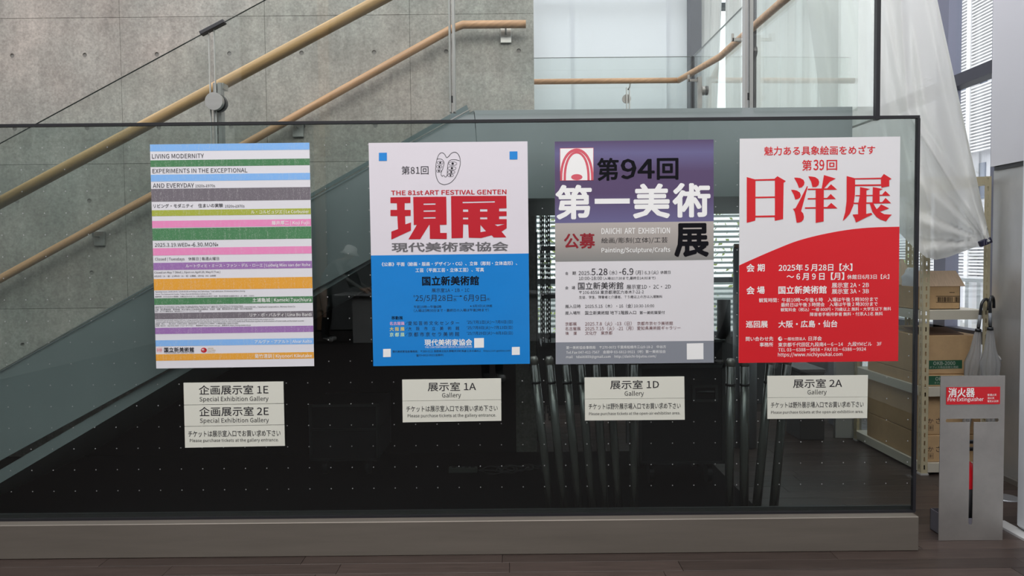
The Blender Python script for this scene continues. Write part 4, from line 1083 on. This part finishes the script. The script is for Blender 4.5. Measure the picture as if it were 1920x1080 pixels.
GD = ('gold_lettering', mat('gold_ink', S(170, 150, 100, K), .5))
zB('JAPAN', 560, 610, 861, GD, .01); zB('CULTURAL', 560, 633, 877, GD, .01); zB('EXPO 2.0', 560, 622, 892, GD, .01)
zB('菊竹清訓 | Kiyonori Kikutake', 975, 1478, 930, Wt, .012)

# --- poster 2: blue and white
M_BLUE = mat('glossy_blue_print', S(22, 122, 198, K), .33, coat=.5, bump=(5, .35))
M_WP2 = mat('glossy_white_print', S(206, 201, 209, K), .45, bump=(5, .12))
s = poster('poster', [(691, 268), (989, 265), (993.5, 682), (700, 686.5)], M_WP2, 'poster with white top and glossy blue lower half, bold red characters')
band(s, (479-268)/418.5, 1, ('blue_field', M_BLUE, 0), .0004)
B_ = ('blue_square', mat('flat_blue_ink', S(28, 125, 200, K), .5)); RD = ('red_lettering', mat('crimson_ink', S(176, 18, 36, K), .5)); BK = ('black_lettering', M_INKB); GR = ('grey_lettering', M_INKG)
off2 = (680, 255); k2 = 4.8
qa = lambda L: [(off2[0]+x/k2, off2[1]+y/k2) for x, y in L]
P(s, B_, [qa([(146, 151), (218, 150), (218, 223), (146, 224)])]); P(s, B_, [qa([(1322, 139), (1393, 138), (1393, 210), (1322, 211)])])
def z2(txt, x0, x1, yc, lay=D, bold=0, h=None): ZT(s, lay, txt, x0, x1, yc, bold, h, off2, k2)
z2('第81回', 350, 592, 308, D, .0)
z2('THE 81st ART FESTIVAL GENTEN', 257, 1293, 507, RD, .03, 40)
P(s, RD, [qa([(250,552),(430,548),(430,602),(378,604),(378,665),(432,665),(432,718),(382,720),(384,795),(435,778),(435,850),(258,932),(258,860),(318,838),(312,720),(250,720),(250,665),(310,665),(308,604),(250,604)])])
P(s, RD, [qa([(455,548),(752,546),(756,798),(695,800),(698,872),(757,872),(757,927),(605,925),(603,800),(598,800),(518,928),(412,930),(487,800),(460,800)])]+
  [qa([(548, y), (656, y-2), (656, y+11), (548, y+13)])[::-1] for y in (607, 669, 731)])
P(s, RD, [qa([(795,540),(1293,538),(1295,650),(1228,652),(1228,678),(1295,678),(1295,720),(1228,722),(1228,748),(1296,748),(1296,830),(1250,860),(1293,912),(1180,913),(1160,893),(1068,918),(955,915),(950,797),(905,795),(902,917),(800,920)]),
  qa([(900,592),(1190,586),(1190,598),(900,605)])[::-1]]+[qa([(a,b),(c,b),(c,d),(a,d)])[::-1] for a,b,c,d in ((903,660,950,682),(1057,658,1122,680),(903,733,950,750),(1057,731,1122,749))]+
  [qa([(1060,800),(1110,857),(1060,865)])[::-1], qa([(1187,796),(1280,792),(1215,812)])[::-1]])
z2('現代美術家協会', 263, 1307, 998, GR, .03, 82)
FE = ('face_emblem', M_INK)
out = smooth_pts(qa([(755, 193), (738, 165), (715, 150), (690, 162), (672, 200), (660, 255), (657, 310), (664, 370), (685, 415), (715, 433), (745, 436), (790, 420), (830, 380), (860, 320), (878, 250), (874, 195), (855, 158), (825, 145), (795, 158), (775, 182)]))
STROKE(s, FE, out, .9, True)
for L in ([(672, 207), (700, 206), (722, 218), (733, 245), (722, 290), (708, 325), (706, 350), (718, 362), (726, 350)],
          [(872, 222), (835, 213), (795, 215), (772, 235), (765, 270), (762, 310), (760, 350), (750, 368), (738, 365), (733, 352)]):
    STROKE(s, FE, smooth_pts(qa(L), False), .8)
for (x, y, rx, ry) in ((698, 240, 28, 14), (690, 277, 26, 13), (686, 314, 22, 12), (810, 248, 38, 17), (803, 290, 38, 16), (797, 324, 34, 14), (790, 354, 28, 12)):
    cx_, cy_ = qa([(x, y)])[0]; STROKE(s, FE, ell(cx_, cy_, rx/k2, ry/k2, 16), .6, True); P(s, FE, [ell(cx_, cy_, ry*.62/k2, ry*.62/k2, 12)])
off2 = (680, 470); k2 = kz
W2_ = ('white_lettering', M_INKW)
z2('《公募》平面（絵画・版画・デザイン・CG）、立体（彫刻・立体造形）、', 168, 1360, 115, W2_, .02); z2('工芸（平面工芸・立体工芸）、写真', 465, 1068, 170, W2_, .02)
z2('国立新美術館', 525, 1022, 265, BK, .035); z2('展示室1A・1B・1C', 608, 940, 348, D); z2("'25/5月28日", 450, 788, 421, D); z2('水', 797, 828, 431, D); z2('6月9日', 890, 1083, 417, D); z2('(月)', 1087, 1122, 429, D)
qa = lambda L: [(off2[0]+x/k2, off2[1]+y/k2) for x, y in L]
STROKE(s, D, qa([(800, 402), (862, 400)]), .5); P(s, D, [qa([(858, 393), (880, 400), (858, 407)])])
z2('午前10時―午後6時', 450, 693, 494, D); z2('※6月3日(火)休館', 945, 1140, 488, D); z2('（入場は5時30分まで・最終日の入場は午後2時まで）', 450, 1110, 525, D)
z2('移動展', 255, 352, 592, BK, .02)
z2('名古屋展', 238, 368, 641, ('pink_lettering', mat('pink_light_ink', S(240, 170, 200, K), .5)), .02)
z2('大 阪 展', 238, 368, 690, ('yellow_lettering', mat('yellow_ink', S(235, 200, 90, K), .5)), .02)
z2('京 都 展', 238, 368, 739, ('green_lettering', mat('pale_green_ink', S(190, 225, 180, K), .5)), .02)
for y_ in (638, 688, 737): STROKE(s, D, qa([(372, y_+12), (396, y_-12)]), .4)
z2('愛 知 芸 術 文 化 セ ン タ ー', 400, 850, 638, D); z2('大　阪　市　立　美　術　館', 400, 850, 685, D); z2('京 都 市 京 セ ラ 美 術 館', 400, 850, 736, D)
z2("'25/7月1日(火)～7月6日(日)", 918, 1322, 630, D); z2("'25/7月8日(火)～7月13日(日)", 918, 1322, 679, D); z2("'25/7月29日(火)～8月3日(日)", 918, 1322, 728, D)
z2('現代美術家協会', 545, 963, 808, W2_, .03); z2('THE CONTEMPORARY ARTISTS ASSOCIATION', 548, 963, 849, W2_)
SQ = ('white_square', M_INKW)
for a, b, c, d in ((982, 770, 1068, 855), (180, 865, 248, 937), (1314, 848, 1384, 918)): P(s, SQ, [qa([(a, b+1), (c, b-1), (c, d-1), (a, d+1)])])
z2('現代美術家協会事務局：〒389-0111 長野県北佐久郡軽井沢町長倉三井の森412　https://art-genten.com', 262, 1300, 886, D); z2('☎ 03-6812-9921(会期中)', 470, 712, 921, D)

# --- poster 3: purple / grey
TLc = [(1040, 265.5), (1338, 261.5), (1338.5, 680), (1042, 683)]
s = poster('poster', TLc, mat('white_paper3', S(204, 202, 206, K), .55, bump=(9, .05)), 'poster with purple top, grey middle band and white heavy characters')
zt3 = at(1190, 263, YG).z; z418 = at(1190, 417, YG).z; z489 = at(1190, 489, YG).z
pA, pB = S(96, 92, 132, K), S(80, 64, 98, K)
band(s, 0, (418.5-265.5)/417.5, ('purple_field', gradient_print('purple_gradient', [(0, pA), (.35, pB), (.62, pB), (.85, pA), (1, pB)], z418, zt3), 0), .0004)
band(s, (418.5-265.5)/417.5, (490.6-265.5)/417.5, ('grey_field', gradient_print('grey_gradient', [(0, S(125, 125, 123, K)), (.45, S(152, 146, 142, K)), (1, S(168, 161, 157, K))], z489, z418), 0), .0004)
band(s, (642-265.5)/417.5, 1, ('footer_field', mat('footer_grey', S(125, 129, 138, K), .45), 0), .0004)
off2 = (1030, 255); k2 = 4.8
qa = lambda L: [(off2[0]+x/k2, off2[1]+y/k2) for x, y in L]
W3 = ('white_lettering', M_INKW)
P(s, ('emblem_square', M_INKW), [qa([(95, 110), (398, 105), (398, 399), (95, 403)])], .0007)
RO = ('arch_emblem', mat('rose_ink', S(196, 84, 98, K), .5))
STROKE(s, RO, qa([(97, 111), (396, 107), (396, 398), (97, 401)]), .9, True, .0009)
def arch(w, h, cx=246, n=20, base=400): return [(cx-w*math.cos(math.pi*i/n), base-h*math.sin(math.pi*i/n)**.8) for i in range(n+1)]
def ring(w0, h0, w1, h1): P(s, RO, [qa(arch(w0, h0)+arch(w1, h1)[::-1])], .0009)
ring(151, 288, 130, 262); ring(118, 262, 97, 242)
P(s, RO, [qa(ell(247, 370, 51, 27))], .0009)
z2('第', 435, 620, 300, BK, .035, 194); z2('94', 648, 943, 296, BK, .03, 172); z2('回', 972, 1157, 296, BK, .035, 184)
z2('第', 65, 372, 595, W3, .045, 290); P(s, W3, [qa([(408, 565), (724, 562), (724, 608), (408, 611)])]); z2('美', 763, 1076, 585, W3, .045, 292); z2('術', 1118, 1440, 578, W3, .045, 290)
z2('公募', 135, 408, 944, ('dark_red_lettering', mat('dark_red_ink', S(130, 24, 36, K), .5)), .035)
z2('DAIICHI  ART  EXHIBITION', 470, 1085, 853, W3, .02, 52); z2('絵画/彫刻(立体)/工芸', 468, 1065, 940, D, 0, 54); z2('Painting/Sculpture/Crafts', 470, 1087, 1030, W3, .02, 56)
z2('展', 1135, 1427, 936, BK, .045, 284)
off2 = (1030, 470); k2 = kz
for t in (('会', 140, 167, 200), ('期', 203, 234, 198), ('2025.', 258, 365, 197), ('（水）', 530, 597, 194), ('（月）', 760, 825, 192), ('6.3', 840, 888, 193), ('（火）', 900, 960, 191), ('休館日', 977, 1067, 190),
          ('10:00-18:00', 260, 463, 243), ('（入場は17:30まで,最終日14:00まで）', 473, 935, 243), ('会', 140, 167, 328), ('場', 197, 227, 326), ('展示室1D・ 2C・ 2D', 680, 1070, 317),
          ('〒106-8558 東京都港区六本木7-22-2', 262, 832, 365), ('生徒、学生、障害者と介護者、７５歳以上の方は入場無料', 262, 995, 407), ('搬入日時', 140, 275, 490), ('2025.5.15（木）・16（金）', 315, 733, 488), ('10:30-16:00', 745, 923, 486),
          ('搬入場所', 140, 273, 548), ('国立新美術館 地下1階搬入口', 315, 765, 546), ('第一美術展受付', 795, 1017, 545)):
    z2(*t, D)
z2('5.28', 370, 512, 186, D, .01); z2('-6.9', 615, 740, 184, D, .01); z2('国立新美術館', 253, 652, 309, D, .01)
MR = ('maroon_lettering', mat('maroon_ink', S(120, 70, 72), .5))
for t in (('京都展', 140, 240, 645), ('2025.7.8（火）-13（日）', 315, 725, 643), ('京都市京セラ美術館', 773, 1088, 640), ('名古屋展', 140, 275, 687), ('2025.7.15（火）-21（月）', 315, 740, 685), ('愛知県美術館ギャラリー', 773, 1155, 681), ('後', 142, 172, 727), ('援', 212, 242, 727), ('文化庁　東京都', 315, 555, 725)):
    z2(*t, MR)
z2('第一美術協会事務局　〒270-0072 千葉県船橋市三山9-18-2　中谷方', 148, 1027, 850, W3); z2('Tel.Fax 047-411-7567　会期中 03-6812-9921（呼）第一美術協会', 148, 1025, 892, W3); z2('mail　tdaiiti859@gmail.com　http://daiichi-bijutsu.com/', 148, 942, 935, W3)
qa = lambda L: [(off2[0]+x/k2, off2[1]+y/k2) for x, y in L]
P(s, ('white_square', M_INKW), [qa([(1210, 817), (1357, 814), (1358, 956), (1211, 959)])])

# --- poster 4: white / red
s = poster('poster', [(1387, 260), (1688, 256), (1684, 677), (1385, 680.5)], mat('white_paper4', S(206, 205, 208, K), .5, bump=(7, .08)), 'white and red poster with a curved red lower field, farthest right')
RDp = mat('bright_red_print', S(198, 26, 36, K), .42, bump=(6, .15))
cur = smooth_pts([(1386, 497.5), (1425, 480), (1456, 466.8), (1494, 452), (1537, 440.6), (1584, 431.7), (1630, 426.8), (1686, 425)], False)
cur[0] = (1386.0, 497.7); cur[-1] = (1686.4, 425)
P(s, ('red_field', RDp), [cur+[(1684, 677), (1385, 680.5)]], .0004)
R4 = ('red_lettering', mat('bright_red_ink', S(196, 24, 34, K), .5)); W4 = ('white_lettering', mat('warm_white_ink', S(245, 225, 222, K), .5))
off2 = (1375, 250); k2 = 4.695
qa = lambda L: [(off2[0]+x/k2, off2[1]+y/k2) for x, y in L]
z2('魅力ある具象絵画をめざす', 273, 1248, 150, R4, .02); z2('第', 607, 690, 281, R4, .02, 92); z2('39', 706, 800, 278, R4, .02, 90); z2('回', 822, 913, 279, R4, .02, 88)
GN = [0]
def G(loops):
    GN[0] += 1; P(s, R4+(GN[0],), [qa(loops[0])]+[qa(h)[::-1] for h in loops[1:]], .0009+.00004*GN[0])
G([[(118,385),(190,405),(362,400),(388,377),(462,420),(443,436),(438,755),(365,770),(363,738),(195,740),(193,768),(118,788)], [(195,418),(366,415),(366,555),(195,558)], [(195,572),(366,568),(366,722),(195,725)]])
for L in ([(535,390),(560,390),(590,394),(618,410),(627,433),(622,455),(602,475),(578,480),(563,440)], [(508,497),(535,498),(560,504),(585,520),(594,543),(588,565),(570,578),(545,583),(532,540)],
          [(650,462),(655,470),(625,580),(597,685),(615,705),(622,735),(618,758),(600,778),(580,785),(557,787),(548,730),(540,690),(525,665),(548,658),(600,560)],
          [(660,378),(690,380),(720,385),(748,404),(756,430),(750,455),(730,472),(697,473),(685,425)], [(798,367),(903,398),(850,425),(800,484),(778,484)],
          [(655,487),(825,484),(860,448),(914,496),(655,498)], [(655,570),(825,568),(857,533),(903,579),(655,582)], [(630,651),(825,648),(862,612),(917,661),(630,663)], [(725,490),(797,490),(795,775),(725,788)],
          [(1075,544),(1310,540),(1338,507),(1382,549),(1075,553)], [(1060,610),(1310,605),(1340,568),(1389,615),(1060,622)],
          [(1115,472),(1203,490),(1172,502),(1172,616),(1100,616),(1115,545)], [(1228,473),(1316,489),(1288,505),(1288,614),(1225,614)],
          [(1098,615),(1170,615),(1170,709),(1215,700),(1225,714),(1165,742),(1080,785),(1068,750),(1050,715),(1098,712)],
          [(1200,615),(1232,615),(1248,645),(1262,668),(1282,650),(1300,625),(1372,660),(1290,690),(1330,712),(1395,715),(1372,738),(1345,775),(1295,758),(1260,735),(1225,690)]):
    G([L])
G([[(998,376),(1070,395),(1300,390),(1325,357),(1393,400),(1373,412),(1373,465),(1303,478),(1303,461),(1072,464),(1070,545),(1057,635),(1025,708),(990,748),(963,772),(985,695),(997,600)], [(1072,405),(1300,402),(1300,448),(1072,451)]])
off2 = (1375, 470)
for t in (('会', 117, 185, 152, .03), ('期', 213, 275, 150, .03), ('2025年 5 月28日【水】', 400, 1047, 148, .025), ('～ 6 月 9 日【月】', 470, 975, 226, .025), ('休館日6月3日【火】', 1002, 1372, 230, .015), ('会', 117, 185, 350, .03), ('場', 210, 275, 347, .03),
          ('国立新美術館', 398, 820, 345, .03), ('展示室 2A・2B', 867, 1193, 303, .015), ('展示室 3A・3B', 867, 1193, 357, .015), ('観覧時間：午前10時～午後 6 時　入場は午後 5 時30分まで', 226, 1272, 432, .012), ('最終日は午後 3 時閉会　入場は午後 2 時30分まで', 420, 1270, 473, .012),
          ('観覧料金（税込）一般 800円・70歳以上 無料・大学生以下 無料', 417, 1388, 516, .01), ('障害者手帳持参者 無料・付添人1名 無料', 675, 1315, 558, .01), ('巡回展', 112, 302, 648, .03), ('大阪・広島・仙台', 398, 915, 645, .028),
          ('問い合わせ先', 110, 352, 776, .015), ('事務所', 232, 350, 827, .015), ('一般社団法人', 447, 638, 776, .01), ('日洋会', 662, 778, 773, .015), ('東京都千代田区九段南4－6－14　九段YMビル　3F', 395, 1305, 824, .012), ('TEL 03－6388－9858・FAX 03－6388－9924', 395, 1168, 870, .012), ('https://www.nichiyoukai.com', 393, 960, 917, .015)):
    z2(t[0], t[1], t[2], t[3], W4, t[4])
qa = lambda L: [(off2[0]+x/k2, off2[1]+y/k2) for x, y in L]
e_ = qa([(413, 776)])[0]; P(s, W4, [ell(e_[0], e_[1], 4, 4), ell(e_[0]+1.4, e_[1]-.6, 2.4, 2.4)[::-1]]); P(s, W4, [ell(e_[0]+1.6, e_[1], 1.2, 1.2)])

# ------------------------------------------------------------------ GALLERY SIGNS below the posters
def gsign(c, seams, label):
    TL, TR, BR, BL = [Vector(p) for p in c]; Y = YG-.006
    t = empty('gallery_sign', at(*BL, Y)); tag(t, label, 'sign')
    ts = [0]+seams+[1]
    for a, b in zip(ts, ts[1:]):
        a += .004 if a else 0; b -= .004 if b < 1 else 0
        q = [TL+(BL-TL)*a, TR+(BR-TR)*a, TR+(BR-TR)*b, TL+(BL-TL)*b]
        bm = bmesh.new(); cs = [at(*p, Y) for p in q]; va = [bm.verts.new(p) for p in cs]; vb = [bm.verts.new(p+V((0, .0045, 0))) for p in cs]
        bm.faces.new(va); bm.faces.new(vb[::-1])
        for i in range(4): j = (i+1) % 4; bm.faces.new((va[i], vb[i], vb[j], va[j]))
        rel(link('plate', bm, M_PLATE), t)
    return sheet(t, Y)
s = gsign([(344, 718), (531, 715.5), (534, 836), (347, 839.5)], [.341, .672], 'three-strip white gallery sign, lower edge lowest, beneath the striped poster')
for t in (('企画展示室 1E', 290, 1168, 275, .008, 118), ('Special Exhibition Gallery', 297, 1170, 397, 0, None), ('企画展示室 2E', 295, 1172, 548, .008, 118), ('Special Exhibition Gallery', 303, 1175, 668, 0, None), ('チケットは展示室入口でお買い求め下さい', 155, 1322, 828, .006, 82), ('Please purchase tickets at the gallery entrance.', 175, 1300, 918, 0, None)):
    ZT(s, D, t[0], t[1], t[2], t[3], t[4], t[5], (330, 690), 6.75)
for c, sm, lb, of, rows in (
    ([(754, 712), (939.5, 709.5), (940, 789), (755, 792)], .5, 'white two-strip gallery sign beneath the blue and white poster', (740, 690), (('展示室 1A', 543, 1328, 303), (775, 1085, 452), ('チケットは展示室入口でお買い求め下さい', 190, 1685, 662), ('Please purchase tickets at the gallery entrance.', 213, 1660, 782))),
    ([(1096, 708), (1283, 706), (1284, 787), (1097, 788.5)], .5, 'white two-strip gallery sign beneath the purple and grey poster', (1080, 690), (('展示室 1D', 560, 1357, 270), (795, 1110, 424), ('チケットは野外展示場入口でお買い求め下さい', 208, 1712, 623), ('Please purchase tickets at the open-air exhibition area.', 213, 1705, 747))),
    ([(1439, 705), (1627.5, 703.5), (1626, 784), (1439, 785.5)], .505, 'white two-strip gallery sign beneath the red and white poster', (1420, 690), (('展示室 2A', 587, 1385, 250), (820, 1135, 402), ('チケットは野外展示場入口でお買い求め下さい', 222, 1740, 600), ('Please purchase tickets at the open-air exhibition area.', 225, 1735, 724)))):
    s = gsign(c, [sm], lb)
    r0, r1, r2, r3 = rows; k8 = 8.727
    ZT(s, D, r0[0], r0[1], r0[2], r0[3], .006, 145, of, k8); ZT(s, D, 'Gallery', r1[0], r1[1], r1[2], 0, None, of, k8)
    ZT(s, D, r2[0], r2[1], r2[2], r2[3], .004, 100, of, k8); ZT(s, D, r3[0], r3[1], r3[2], r3[3], 0, None, of, k8)

run_text()
for s in SHEETS:
    for key, bm in s['L'].items():
        me = bpy.data.meshes.new(key[0]); bm.normal_update(); 
        for f in bm.faces:
            if f.normal.y > 0: f.normal_flip()
        bm.to_mesh(me); bm.free(); me.materials.append(key[1])
        o = bpy.data.objects.new(key[0], me); C.objects.link(o)
        p = s['parent']; o.parent = p; o.matrix_parent_inverse = Matrix.Translation(-V(p.location))
